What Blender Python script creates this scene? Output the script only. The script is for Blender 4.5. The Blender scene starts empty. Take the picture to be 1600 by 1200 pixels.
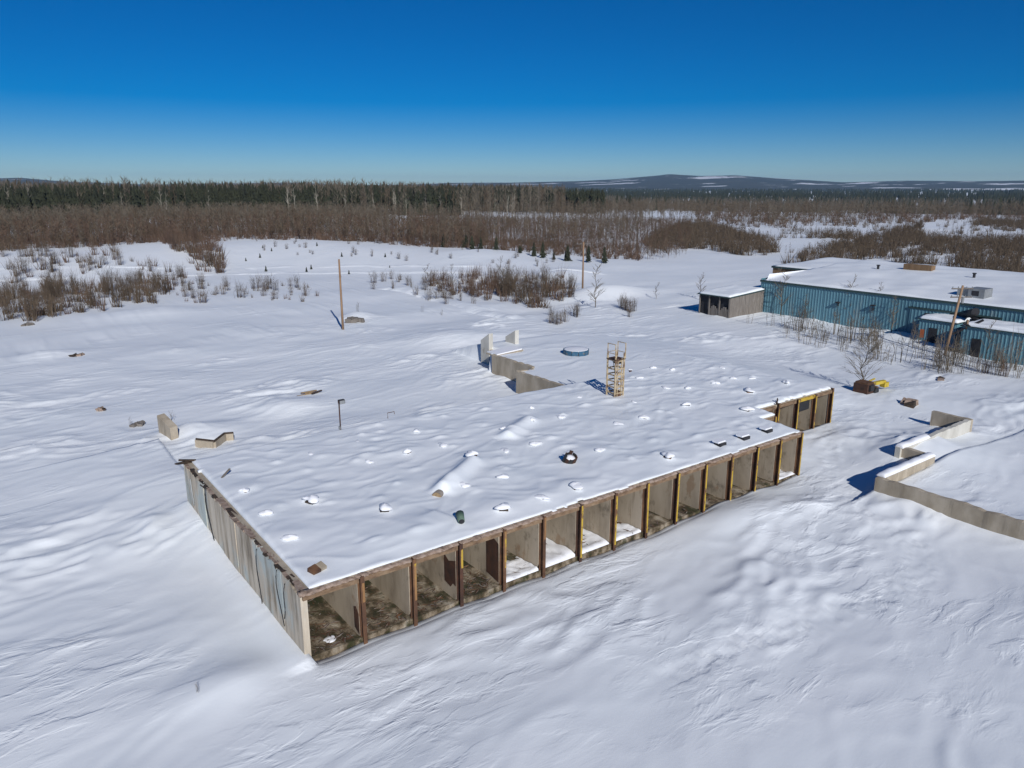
import bpy, math, random
import numpy as np
from mathutils import Vector, Matrix
random.seed(7); RNG = np.random.default_rng(11)
scene = bpy.context.scene
COL = scene.collection
# ------------------------------------------------------------------ camera
CAM = np.array([-8.97, -25.466, 18.0]); YAW, PITCH, FPX = .638, .258, 1174.5
cd = bpy.data.cameras.new('camera'); cam = bpy.data.objects.new('camera', cd); COL.objects.link(cam)
cam.location = CAM; cam.rotation_euler = (math.pi/2-PITCH, 0, -YAW)
cd.sensor_width = 36; cd.lens = FPX/1600*36; cd.clip_start = .5; cd.clip_end = 40000
scene.camera = cam
# ------------------------------------------------------------------ world, sun, exposure
SUN_EL, SUN_AZ = math.radians(29), math.radians(18)      # light travels towards +Y, 18 degrees to +X
w = bpy.data.worlds.new('World'); scene.world = w; w.use_nodes = True
nt = w.node_tree; bg = nt.nodes['Background']
sky = nt.nodes.new('ShaderNodeTexSky'); sky.sky_type = 'NISHITA'; sky.sun_disc = False
sky.sun_elevation = SUN_EL; sky.sun_rotation = math.pi+SUN_AZ
sky.altitude = 2500; sky.air_density = 1.0; sky.dust_density = 0; sky.ozone_density = 6.0
hs = nt.nodes.new('ShaderNodeHueSaturation'); hs.inputs['Hue'].default_value = .508; hs.inputs['Saturation'].default_value = 1.45; hs.inputs['Value'].default_value = .95
nt.links.new(sky.outputs[0], hs.inputs['Color']); nt.links.new(hs.outputs[0], bg.inputs[0]); bg.inputs[1].default_value = .06
sd = bpy.data.lights.new('sun', 'SUN'); sun = bpy.data.objects.new('sun', sd); COL.objects.link(sun)
sd.energy = 3.6; sd.angle = math.radians(.5); sd.color = (1, .975, .945)
ldir = Vector((math.sin(SUN_AZ)*math.cos(SUN_EL), math.cos(SUN_AZ)*math.cos(SUN_EL), -math.sin(SUN_EL)))
sun.rotation_euler = ldir.to_track_quat('-Z', 'Y').to_euler(); sun.location = (0, 0, 60)
vs = scene.view_settings; vs.view_transform = 'Standard'; vs.look = 'None'; vs.exposure = .08; vs.gamma = 1
# ------------------------------------------------------------------ pixel -> place helpers
_f = np.array([math.sin(YAW)*math.cos(PITCH), math.cos(YAW)*math.cos(PITCH), -math.sin(PITCH)])
_r = np.array([math.cos(YAW), -math.sin(YAW), 0]); _u = np.cross(_r, _f)
def bp(x, y, z=0.):
    d = _f+_r*(x-800)/FPX-_u*(y-600)/FPX
    return CAM+d*((z-CAM[2])/d[2])
def height_at(X, Y, ypx):                                # z on the vertical over (X,Y) that shows at row ypx
    lo, hi = -5, 60
    for _ in range(50):
        m = (lo+hi)/2; d = np.array([X, Y, m])-CAM
        if 600-FPX*(d@_u)/(d@_f) > ypx: lo = m
        else: hi = m
    return lo
# ------------------------------------------------------------------ noise
_perm = RNG.permutation(1024); _g = RNG.normal(size=(1024, 2)); _g /= np.linalg.norm(_g, axis=1)[:, None]
def perlin(x, y):
    x = np.asarray(x, float); y = np.asarray(y, float)
    xi = np.floor(x).astype(int); yi = np.floor(y).astype(int); fx = x-xi; fy = y-yi
    def gr(a, b, dx, dy):
        g = _g[_perm[(_perm[a & 1023]+b) & 1023]]; return g[..., 0]*dx+g[..., 1]*dy
    u = fx*fx*fx*(fx*(fx*6-15)+10); v = fy*fy*fy*(fy*(fy*6-15)+10)
    a = gr(xi, yi, fx, fy)*(1-u)+gr(xi+1, yi, fx-1, fy)*u
    b = gr(xi, yi+1, fx, fy-1)*(1-u)+gr(xi+1, yi+1, fx-1, fy-1)*u
    return (a*(1-v)+b*v)*1.4
def fbm(x, y, o=3):
    s = 0; a = 1
    for i in range(o): s = s+a*perlin(x*2**i+17*i, y*2**i-9*i); a *= .5
    return s
def sstep(a, b, x):
    t = np.clip((x-a)/(b-a), 0, 1); return t*t*(3-2*t)
# ------------------------------------------------------------------ materials
MATS = {}
def mat(name, cols, scale=(1, 1, 1), detail=6, rough=.8, bump=.0, bscale=30, metal=0, over=None, dist=.02, obj=False):
    m = bpy.data.materials.new(name); m.use_nodes = True; n = m.node_tree.nodes; l = m.node_tree.links
    b = n['Principled BSDF']; b.inputs['Roughness'].default_value = rough; b.inputs['Metallic'].default_value = metal
    if obj: src = n.new('ShaderNodeTexCoord').outputs['Object']
    else: src = n.new('ShaderNodeNewGeometry').outputs['Position']
    def noise(sc, det, ro=.6):
        mp = n.new('ShaderNodeMapping'); mp.inputs['Scale'].default_value = sc; l.new(src, mp.inputs['Vector'])
        t = n.new('ShaderNodeTexNoise'); t.inputs['Scale'].default_value = 1; t.inputs['Detail'].default_value = det
        t.inputs['Roughness'].default_value = ro
        l.new(mp.outputs[0], t.inputs['Vector']); return t.outputs['Fac']
    def ramp(fac, cs):
        r = n.new('ShaderNodeValToRGB'); e = r.color_ramp.elements
        while len(e) < len(cs): e.new(.5)
        for q, (p, c) in zip(e, cs): q.position = p; q.color = (*c, 1) if len(c) == 3 else c
        l.new(fac, r.inputs[0]); return r.outputs[0]
    c = ramp(noise(scale, detail), cols)
    for ov in over or []:                                  # (scale, lo, hi, colour, strength)
        sc, lo, hi, co, st = ov
        f = ramp(noise(sc, 5, .65), [(lo, (0, 0, 0)), (hi, (st, st, st))])
        mx = n.new('ShaderNodeMix'); mx.data_type = 'RGBA'; l.new(f, mx.inputs['Factor']); l.new(c, mx.inputs['A'])
        mx.inputs['B'].default_value = (*co, 1); c = mx.outputs['Result']
    l.new(c, b.inputs['Base Color'])
    if bump:
        bm = n.new('ShaderNodeBump'); bm.inputs['Strength'].default_value = bump; bm.inputs['Distance'].default_value = dist
        l.new(noise((bscale,)*3 if not isinstance(bscale, tuple) else bscale, 5), bm.inputs['Height']); l.new(bm.outputs[0], b.inputs['Normal'])
    MATS[name] = m; return m
SNOW = mat('snow', [(.3, (.80, .84, .865)), (.7, (.87, .895, .91))], (.08, .2, .2), 5, .55)
def snow_crust(m):
    n = m.node_tree.nodes; l = m.node_tree.links; src = n.new('ShaderNodeNewGeometry').outputs['Position']; last = None
    pm = n.new('ShaderNodeTexNoise'); pm.inputs['Scale'].default_value = .11; pm.inputs['Detail'].default_value = 3; l.new(src, pm.inputs['Vector'])
    pr_ = n.new('ShaderNodeMapRange'); pr_.interpolation_type = 'SMOOTHSTEP'; pr_.inputs['From Min'].default_value, pr_.inputs['From Max'].default_value = .44, .68; l.new(pm.outputs['Fac'], pr_.inputs['Value'])
    for sc, rot, edges, st, ds in (((.30, .80, .5), .12, (.47, .59), .45, .07), ((1.1, 2.4, 1), .02, (.50, .64), .4, .02), ((6, 8, 8), 0, None, .3, .010)):
        mp = n.new('ShaderNodeMapping'); mp.inputs['Scale'].default_value = sc; mp.inputs['Rotation'].default_value = (0, 0, -rot); l.new(src, mp.inputs['Vector'])
        t = n.new('ShaderNodeTexNoise'); t.inputs['Scale'].default_value = 1; t.inputs['Detail'].default_value = 4; t.inputs['Roughness'].default_value = .55; t.inputs['Distortion'].default_value = .5 if edges else 0
        l.new(mp.outputs[0], t.inputs['Vector']); h = t.outputs['Fac']
        if edges:                                          # wind-cut scarps: flat, then a short steep edge, then flat
            r = n.new('ShaderNodeMapRange'); r.interpolation_type = 'SMOOTHSTEP'; r.inputs['From Min'].default_value, r.inputs['From Max'].default_value = edges; l.new(h, r.inputs['Value'])
            ad = n.new('ShaderNodeMath'); ad.operation = 'MULTIPLY_ADD'; l.new(h, ad.inputs[0]); ad.inputs[1].default_value = 1.0; l.new(r.outputs[0], ad.inputs[2]); mu = n.new('ShaderNodeMath'); mu.operation = 'MULTIPLY'; l.new(ad.outputs[0], mu.inputs[0]); l.new(pr_.outputs[0], mu.inputs[1]); h = mu.outputs[0]
        b = n.new('ShaderNodeBump'); b.inputs['Strength'].default_value = st; b.inputs['Distance'].default_value = ds; l.new(h, b.inputs['Height'])
        if last: l.new(last, b.inputs['Normal'])
        last = b.outputs[0]
    l.new(last, n['Principled BSDF'].inputs['Normal'])
snow_crust(SNOW)
ROOFSN = mat('roof_snow', [(.3, (.80, .84, .865)), (.7, (.87, .895, .91))], (.2, .3, .2), 4, .55, .25, (2.4, 3.6, 3), dist=.03)
SNOWCAP = mat('snow_cap', [(.3, (.84, .85, .88)), (.7, (.88, .89, .91))], (.5,)*3, 3, .55, .3, (6, 9, 9), dist=.03)
WALLC = mat('painted_concrete', [(.28, (.27, .22, .155)), (.5, (.53, .46, .36)), (.72, (.64, .575, .465))], (1.2, 2.2, .16), 7, .9, .4, (14, 14, 6),
    over=[((.35, .35, .25), .50, .62, (.42, .50, .49), .75), ((.8, 1.6, .25), .53, .68, (.19, .15, .10), .8), ((3, 3, .5), .6, .72, (.12, .10, .08), .5)])
PARTC = mat('bay_concrete', [(.25, (.24, .19, .135)), (.5, (.43, .36, .27)), (.75, (.53, .455, .355))], (1, .7, .25), 7, .9, .4, 12,
    over=[((1.2, 1.2, 1.0), .55, .70, (.12, .10, .07), .75), ((4, 4, .35), .56, .72, (.17, .12, .075), .7), ((.9, .9, .5), .6, .66, (.24, .13, .06), .5)])
CONC = mat('raw_concrete', [(.25, (.25, .205, .145)), (.6, (.42, .36, .275)), (.8, (.49, .43, .34))], (1.2, 1.2, .5), 7, .9, .4, 12,
    over=[((2, 2, .3), .58, .7, (.17, .145, .11), .6)])
PALEC = mat('pale_concrete', [(.25, (.42, .40, .35)), (.6, (.56, .54, .48)), (.8, (.62, .60, .55))], (1.2, 1.2, .5), 7, .9, .3, 12,
    over=[((1.5, 1.5, .6), .58, .72, (.28, .24, .18), .7)])
RUST = mat('rust', [(.3, (.045, .023, .014)), (.5, (.105, .05, .025)), (.75, (.19, .095, .042))], (3, 3, 1.5), 7, .85, .4, 30)
DRUST = mat('dark_rust', [(.3, (.03, .017, .012)), (.6, (.075, .032, .018)), (.8, (.12, .05, .025))], (2, 2, 2), 6, .85, .3, 30)
ORUST = mat('beam_rust', [(.3, (.09, .055, .033)), (.5, (.19, .12, .068)), (.75, (.30, .215, .135))], (2, 2, 4), 7, .85, .5, 25)
YEL = mat('worn_yellow_paint', [(.3, (.40, .25, .02)), (.7, (.52, .36, .04))], (3, 3, 2), 5, .6, .2, 30, over=[((4, 4, 1.6), .54, .6, (.12, .055, .025), .95)])
YELR = mat('mostly_rusted_yellow', [(.3, (.20, .10, .04)), (.7, (.30, .16, .06))], (3, 3, 2), 5, .7, .2, 30, over=[((3, 3, 1.0), .55, .6, (.45, .30, .03), .9)])
CRUMB = mat('crumbled_edge', [(.3, (.13, .09, .065)), (.5, (.30, .22, .17)), (.75, (.42, .34, .28))], (5, 5, 5), 8, .95, .8, 18)
TAR = mat('tar_and_rot', [(.35, (.02, .016, .012)), (.6, (.07, .045, .03)), (.8, (.15, .09, .055))], (4, 4, 4), 7, .95, .7, 20)
MOSS = mat('mossy_floor', [(.36, (.03, .028, .01)), (.46, (.09, .065, .035)), (.54, (.24, .19, .13)), (.66, (.42, .37, .29))], (1.3, .9, .9), 10, .95, .9, 14,
    over=[((.8, .8, .8), .52, .6, (.03, .034, .008), .85)], dist=.08)
BLACK = mat('black_rubber', [(.3, (.012, .012, .012)), (.7, (.03, .03, .03))], (4,)*3, 3, .6)
WOOD = mat('grey_wood', [(.3, (.11, .095, .08)), (.7, (.23, .205, .18))], (6, 6, .6), 6, .9, .3, 30)
POLEW = mat('pole_wood', [(.3, (.20, .12, .07)), (.7, (.34, .22, .13))], (6, 6, .5), 6, .9, .3, 30)
LOGE = mat('log_end', [(.3, (.22, .15, .08)), (.7, (.36, .26, .15))], (8,)*3, 5, .9, .3, 30)
CREAM = mat('cream_paint', [(.3, (.34, .26, .155)), (.7, (.50, .41, .27))], (3, 3, 1.5), 6, .7, .2, 30, over=[((4, 4, 2), .50, .60, (.12, .06, .03), .9)])
BLUE = mat('blue_sheet', [(.3, (.085, .20, .25)), (.7, (.125, .27, .325))], (.3, .3, .12), 6, .55, .1, 8,
    over=[((.15, .5, .1), .56, .75, (.06, .15, .19), .6), ((.6, .6, .12), .58, .72, (.22, .27, .27), .6), ((1.5, 1.5, .3), .66, .74, (.16, .10, .06), .6)])
BLUE2 = mat('blue_rim_paint', [(.3, (.02, .08, .14)), (.7, (.035, .12, .20))], (2,)*3, 5, .6, over=[((3,)*3, .55, .65, (.20, .15, .10), .9)])
TRIMG = mat('dark_green_trim', [(.3, (.02, .045, .045)), (.7, (.04, .075, .07))], (1,)*3, 4, .6)
BROWNW = mat('brown_cladding', [(.3, (.15, .09, .045)), (.7, (.24, .15, .08))], (2, 2, .4), 5, .9, .2, 20)
GREYM = mat('grey_metal', [(.3, (.20, .21, .21)), (.7, (.33, .34, .34))], (1,)*3, 5, .5, metal=.3)
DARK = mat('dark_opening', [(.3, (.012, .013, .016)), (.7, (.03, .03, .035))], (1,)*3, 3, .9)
GREEN = mat('green_paint', [(.3, (.07, .12, .085)), (.7, (.12, .18, .13))], (6,)*3, 5, .7)
YMACH = mat('machine_yellow', [(.3, (.42, .30, .02)), (.7, (.55, .42, .05))], (3,)*3, 5, .6, over=[((2,)*3, .55, .65, (.13, .07, .03), .9)])
ORANGE = mat('orange_paint', [(.3, (.35, .09, .03)), (.7, (.45, .14, .05))], (3,)*3, 4, .7)
BARK = mat('brown_twigs', [(.3, (.058, .040, .025)), (.7, (.130, .094, .060))], (.5,)*3, 4, .9)
REDB = mat('reddish_twigs', [(.3, (.075, .044, .029)), (.7, (.145, .093, .062))], (.5,)*3, 4, .9)
GREYB = mat('grey_bark', [(.3, (.085, .070, .050)), (.7, (.175, .145, .107))], (.4,)*3, 4, .9)
PALEB = mat('pale_birch_bark', [(.3, (.24, .215, .17)), (.7, (.42, .38, .31))], (.6,)*3, 4, .9)
NEEDLE = mat('conifer_needles', [(.3, (.009, .012, .005)), (.7, (.029, .033, .014))], (.25,)*3, 5, .9)
HILLM = mat('hill_forest', [(.3, (.030, .034, .026)), (.7, (.065, .062, .05))], (.004, .004, .004), 8, .95,
    over=[((.0011, .0026, .002), .585, .60, (.75, .77, .8), 1)])
# ------------------------------------------------------------------ object helpers
def tag(o, label=None, cat=None, group=None, kind=None):
    for k, v in (('label', label), ('category', cat), ('group', group), ('kind', kind)):
        if v: o[k] = v
    return o
def empty(name, loc, label=None, cat=None, group=None):
    o = bpy.data.objects.new(name, None); COL.objects.link(o); o.location = loc; o.empty_display_size = .2
    return tag(o, label, cat, group)
def origin(o):
    p = np.zeros(3)
    while o is not None: p += np.array(o.location); o = o.parent
    return p
def big_mesh(name, V, F, mt, smooth=True):
    me = bpy.data.meshes.new(name); F = np.asarray(F, np.int32); k = F.shape[1]
    me.vertices.add(len(V)); me.vertices.foreach_set('co', np.asarray(V, np.float32).ravel())
    me.loops.add(F.size); me.loops.foreach_set('vertex_index', F.ravel())
    me.polygons.add(len(F)); me.polygons.foreach_set('loop_start', np.arange(len(F), dtype=np.int32)*k)
    me.polygons.foreach_set('use_smooth', np.full(len(F), smooth)); me.materials.append(mt); me.update(calc_edges=True); me.validate()
    return me
def link(name, me, parent=None):
    o = bpy.data.objects.new(name, me); COL.objects.link(o); o.parent = parent; return o
class MB:
    def __init__(s): s.v = []; s.f = []
    def add(s, V, F):
        k = len(s.v); s.v += [tuple(map(float, p)) for p in V]; s.f += [tuple(i+k for i in f) for f in F]; return s
    def box(s, a, b, M=None):
        V = [(x, y, z) for z in (a[2], b[2]) for y in (a[1], b[1]) for x in (a[0], b[0])]
        if M is not None: V = [tuple(M @ Vector(p)) for p in V]
        return s.add(V, [(0, 2, 3, 1), (4, 5, 7, 6), (0, 1, 5, 4), (2, 6, 7, 3), (0, 4, 6, 2), (1, 3, 7, 5)])
    def prism(s, P, z0, z1):                              # polygon P (counter-clockwise) from z0 to z1
        n = len(P); z0 = [z0]*n if np.isscalar(z0) else z0; z1 = [z1]*n if np.isscalar(z1) else z1
        return s.add([(*p, z) for p, z in zip(P, z0)]+[(*p, z) for p, z in zip(P, z1)],
                     [tuple(range(n))[::-1], tuple(range(n, 2*n))]+[(i, (i+1) % n, n+(i+1) % n, n+i) for i in range(n)])
    def tube(s, pts, rad, n=6, cap=True):
        pts = [Vector(p) for p in pts]; rad = [rad]*len(pts) if np.isscalar(rad) else rad; V = []; F = []
        for i, p in enumerate(pts):
            d = (pts[min(i+1, len(pts)-1)]-pts[max(i-1, 0)]).normalized()
            a = d.orthogonal().normalized() if abs(d.z) > .99 else d.cross(Vector((0, 0, 1))).normalized(); b = d.cross(a)
            for k in range(n):
                t = 2*math.pi*k/n; V.append(p+(a*math.cos(t)+b*math.sin(t))*rad[i])
        for i in range(len(pts)-1):
            for k in range(n): F.append((i*n+k, i*n+(k+1) % n, (i+1)*n+(k+1) % n, (i+1)*n+k))
        if cap: F += [tuple(range(n))[::-1], tuple(range((len(pts)-1)*n, len(pts)*n))]
        return s.add(V, F)
    def mesh(s, name, mt, off=(0, 0, 0), smooth=False):
        me = bpy.data.meshes.new(name); off = np.array(off)
        me.from_pydata([tuple(np.array(p)-off) for p in s.v], [], s.f); me.materials.append(mt)
        if smooth: me.polygons.foreach_set('use_smooth', [True]*len(me.polygons))
        me.update(); return me
    def build(s, name, mt, parent=None, smooth=False):
        return link(name, s.mesh(name, mt, origin(parent), smooth), parent)
def copy_tree(o, parent=None):
    c = o.copy(); COL.objects.link(c); c.parent = parent
    for ch in list(o.children): copy_tree(ch, c)
    return c
# ------------------------------------------------------------------ main dimensions (x along the open front, y into the bays)
L, W, H = 32.78, 17.4, 2.93; NB = 14; BAY = L/NB
PLAN = [(0, 0), (L, 0), (L, 3.05), (34.4, 3.05), (34.4, 4.6), (44, 4.6), (44, W), (0, W)]
def inside(px, py, P):
    r = np.zeros(np.shape(px), bool); n = len(P)
    for i in range(n):
        (x1, y1), (x2, y2) = P[i], P[(i+1) % n]
        if y1 == y2: continue
        c = ((y1 > py) != (y2 > py)) & (px < (x2-x1)*(py-y1)/(y2-y1)+x1); r ^= c
    return r
# snow bank that closes the field: crest distance and height by direction from the viewpoint
_cr = [(-700, 420, 4), (-200, 402, 4), (0, 395, 4), (150, 388, 4), (400, 377, 4), (560, 381, 3.5), (700, 391, 2.5), (900, 405, 1.2), (1010, 412, .3), (1100, 405, 0), (2600, 400, 0)]
_cp = [bp(x, y, z) for x, y, z in _cr]
_ca = np.array([math.atan2(p[0]-CAM[0], p[1]-CAM[1]) for p in _cp]); _cdist = np.array([math.hypot(p[0]-CAM[0], p[1]-CAM[1]) for p in _cp]); _ch = np.array([c[2] for c in _cr], float)
def polar(x, y): return np.arctan2(x-CAM[0], y-CAM[1]), np.hypot(x-CAM[0], y-CAM[1])
MOUNDS = []   # x, y, amp, rx, ry
for px, py, a, rx, ry in [(455, 632, .55, 2.6, 2.2), (1140, 800, .75, 3.2, 2.0), (80, 556, .6, 4, 1.5), (240, 489, .8, 6, 2.5), (700, 532, .9, 6, 4), (310, 672, .55, 2.6, 1.6), (1340, 490, 1, 9, 3), 
                          (940, 462, 1.8, 9, 4), (870, 436, 1.5, 9, 5), (1440, 362, 2.6, 10, 6), (445, 386, 2.0, 4, 4), (505, 388, 1, 3, 3), (740, 412, 1.2, 12, 4), (1420, 705, .5, 3, 2), (380, 1060, .35, 2.5, 1.2), (1480, 715, .4, 5, 3), (560, 497, .8, 2.4, 2)]:
    p = bp(px, py); MOUNDS.append((p[0], p[1], a, rx, ry))
_tr = [bp(*q) for q in ((1275, 640), (1310, 690), (1290, 745), (1350, 800), (1430, 850), (1440, 900), (1280, 960), (1060, 1050))]
def ground(x, y):
    x = np.asarray(x, float); y = np.asarray(y, float)
    a, d = polar(x, y)
    ca, sa = math.cos(.10), math.sin(.10); u = x*ca+y*sa; v = -x*sa+y*ca
    near = 1-sstep(90, 260, d)
    z = .34*fbm(x/26, y/17, 3)+.0
    warp = fbm(u/7, v/4, 2)
    r1 = 1-np.abs(perlin(u/6.5+3, v/2.4+warp*.9)); r2 = 1-np.abs(perlin(u/2.6-8, v/1.1+warp*.9))
    amp = .2+.8*sstep(-.15, .55, fbm(x/13+40, y/9, 2))
    z = z+near*amp*(.15*r1**4+.08*r2**5+.05*fbm(u/2.2, v/.9, 3)+.16*(1-np.abs(perlin(u/14+5, v/5.5+warp*.8)))**5)-near*.05
    # rough trodden strip
    td = np.full(x.shape, 1e9)
    for p, q in zip(_tr[:-1], _tr[1:]):
        e = q-p; t = np.clip(((x-p[0])*e[0]+(y-p[1])*e[1])/(e[0]**2+e[1]**2), 0, 1)
        td = np.minimum(td, np.hypot(x-p[0]-t*e[0], y-p[1]-t*e[1]))
    z = z+np.exp(-(td/.9)**2)*(.13*np.abs(fbm(x/.6, y/.6, 2))-.05)
    for mx, my, am, rx, ry in MOUNDS:
        z = z+am*np.exp(-((x-mx)/rx)**2-((y-my)/ry)**2)
    # far bank
    D = np.interp(a, _ca, _cdist); Hc = np.interp(a, _ca, _ch)
    z = z+Hc*sstep(0, 1, (d-(D-45))/45)*(1-sstep(D+500, D+1200, d))*(1+.10*fbm(x/30, y/30, 2))
    z = z-16*sstep(480, 1150, d)*sstep(.62, .80, a)*(1-sstep(2.2, 2.6, a))
    # flatten next to the building, trench at the open front
    k = sstep(0, 3, np.maximum(np.maximum(-x, x-L), np.maximum(-y, y-W)))
    z = np.where((x > -3) & (x < L+3) & (y < W+3) & (y > -3), z*(.35+.65*k), z)
    fr = (x > .1) & (x < L+.3)
    z = z-np.where(fr, np.exp(-((y+.12)/.38)**2)*(.24-.16*sstep(20, 27, x)+.06*np.sin(x*1.7)), 0)
    z = z+np.where(x < 0, .22*np.exp(-((x+.2)/.7)**2)*(y > -.5)*(y < W), 0)+.45*sstep(8, 17, y)*np.exp(-(np.maximum(0, -x)/5)**2)*(x < 1)*(y < 30)
    # wing terraces behind (retained by the broken walls) and drift against the right end
    t = sstep(60, 44.3, x)*sstep(60, 42, y)
    wing = np.where(((x > 30.4) & (y > W-1) & (y <= 27.2)) | ((x > 32.5) & (y > 27.2) & (y <= 34.3)) | ((x > 34.6) & (y > 34.3)), 1, 0)*t*sstep(46, 38, y+.0*x)
    wing = np.where((x > 44) & (y < W), sstep(5, 15, y)*t, wing)
    z = z*(1-.6*wing)+1.85*wing
    z = np.where((x > 34.6) & (x < 42) & (y > 34.3) & (y < 40), np.maximum(z, 1.0), z)
    # pit inside the zigzag foundation
    pit = ((x > 33.7) & (y < -5.0))*1.0
    z = z+pit*(.75*np.exp(-np.maximum(0, x-33.7)/5)+.15)*sstep(-40, -25, y)
    z = z+.5*np.where((x < 33.7) & (y < -4.6), np.exp(-np.maximum(0, 33.7-x)/2.2), 0)*sstep(-60, -40, y)+.3*np.exp(-(np.hypot(np.maximum(0, np.abs(x-44)-6), y+3)/2.5)**2)
    # under the building
    z = np.where((x > .15) & (x < L-.15) & (y > .02) & (y < W-.2), -.7, z)
    z = np.where((x > L-.3) & (x < 43.85) & (y > 4.75) & (y < W-.2), -.7, z)
    return z
# ------------------------------------------------------------------ the ground: one sheet to the horizon
def axis(a, b, st, far):
    c = np.arange(a, b+st/2, st); out = []; s = st; p = b
    while p < far: s *= 1.09; p += s; out.append(p)
    hi = np.array(out); out = []; s = st; p = a
    while p > -far: s *= 1.09; p -= s; out.append(p)
    return np.r_[np.array(out)[::-1], c, hi]
gx = axis(-24, 62, .2, 14000); gy = axis(-20, 58, .2, 14000)
GX, GY = np.meshgrid(gx, gy); GZ = ground(GX, GY)
def grid_faces(ny, nx, mask=None):
    i = np.arange(ny*nx).reshape(ny, nx); q = np.stack([i[:-1, :-1], i[:-1, 1:], i[1:, 1:], i[1:, :-1]], -1)
    return q.reshape(-1, 4) if mask is None else q[mask]
go = link('ground', big_mesh('ground', np.stack([GX, GY, GZ], -1).reshape(-1, 3), grid_faces(len(gy), len(gx)), SNOW)); tag(go, kind='structure')
def snow_bank(P, hgt, wid):
    P = [bp(*q, .2) for q in P]; C = []
    for a, b in zip(P[:-1], P[1:]): C += [a+(b-a)*t for t in np.linspace(0, 1, 24, endpoint=False)]
    C = np.array(C)[:, :2]; Tn = np.gradient(C, axis=0); Tn /= np.linalg.norm(Tn, axis=1)[:, None]; N = np.stack([-Tn[:, 1], Tn[:, 0]], 1); us = np.linspace(-1, 1, 9); V = []
    for i, (c, nn) in enumerate(zip(C, N)):
        e = min(1, i/8, (len(C)-1-i)/8); w_ = wid*(1+.3*float(fbm(np.array(i*.13), np.array(2.), 2)))
        for u in us:
            q = c+nn*u*w_; V.append((q[0], q[1], (1-abs(u)**1.6)*hgt*e*(1+.25*float(fbm(np.array(i*.09), np.array(u*.8), 2)))-.12-.9*abs(u)**6))
    V = np.array(V); V[:, 2] += ground(V[:, 0], V[:, 1]); tag(link('snow_bank', big_mesh('snow_bank', V, grid_faces(len(C), 9), SNOW)), kind='structure')
snow_bank([(-60, 449), (0, 446), (140, 437), (300, 431), (430, 427), (560, 425), (700, 428), (830, 431), (980, 432)], .3, 2.4)
snow_bank([(-60, 440), (140, 430), (300, 424.5), (430, 421), (560, 419.5), (700, 422), (860, 425)], .2, 2.4)
snow_bank([(585, 447), (640, 455), (700, 468), (760, 487), (830, 498)], .45, 2.6)
snow_bank([(655, 446), (700, 438), (760, 434), (830, 436), (900, 446), (940, 458)], .5, 3.0)
# ------------------------------------------------------------------ far hills
hp = [(-900, 282), (-300, 284), (0, 281), (60, 280), (120, 284), (250, 288), (390, 286), (470, 285), (560, 289), (640, 288), (700, 285.5), (800, 285), (900, 283), (960, 280), (1040, 273.5), (1085, 276), (1135, 275), (1200, 279.5), (1300, 285), (1400, 283), (1500, 284), (1600, 283), (2000, 285), (2600, 284)]
ha = [math.atan((x-800)/FPX)+YAW for x, y in hp]; hh = [(290-y)/FPX for x, y in hp]
aa = np.linspace(ha[0], ha[-1], 500); rr = np.linspace(5200, 12500, 46)
A, R = np.meshgrid(aa, rr); crest = np.interp(A, ha, hh)*9000+14
prof = sstep(5200, 9000, R)*(1-.5*sstep(9300, 12500, R))
HZ = crest*prof*(1+.12*fbm(A*40, R/900, 3)*(1-sstep(7500, 9000, R)))-12*(1-sstep(5200, 5600, R))
hv = np.stack([CAM[0]+np.sin(A)*R, CAM[1]+np.cos(A)*R, HZ], -1).reshape(-1, 3)
tag(link('hills', big_mesh('hills', hv, grid_faces(46, 500), HILLM)), kind='structure')
# ------------------------------------------------------------------ the open-fronted concrete building
B = empty('concrete_building', (0, 0, 0), 'long low abandoned concrete building with fourteen open bays and a snow-covered flat roof', 'building')
fl = MB().box((.1, .06, -.5), (L-.1, W-.2, .04)); fl.build('bay_floor', MOSS, B)
slab = MB().prism([(.02, .10), (L-.02, .10), (L-.02, 3.07), (34.38, 3.07), (34.38, 4.62), (43.98, 4.62), (43.98, W-.02), (.02, W-.02)], H-.24, H-.004); slab.build('roof_slab', CONC, B)
# left wall: cast panels with open joints, ragged top
cuts = [0, 2.1, 3.9, 5.1, 8.2, 10.6, 13.4, 15.3, W]
for i in range(len(cuts)-1):
    y0, y1 = cuts[i]+.012, cuts[i+1]-.012; n = max(3, int((y1-y0)/.25)); dx = random.uniform(-.025, .02)
    V = []; F = []
    for j in range(n+1):
        y = y0+(y1-y0)*j/n; tz = H-.02-abs(random.gauss(0, .05))-(.12 if random.random() < .15 else 0)
        V += [(-.16+dx, y, -.6), (-.16+dx+random.uniform(-.008, .008), y, tz), (.10, y, tz+random.uniform(-.03, .02)), (.10, y, -.6)]
    for j in range(n):
        for k in range(4): F.append((4*j+k, 4*j+(k+1) % 4, 4*j+4+(k+1) % 4, 4*j+4+k)[::-1])
    F += [(0, 1, 2, 3), (4*n+3, 4*n+2, 4*n+1, 4*n)]
    MB().add(V, F).build('wall_panel', WALLC, B)
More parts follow.
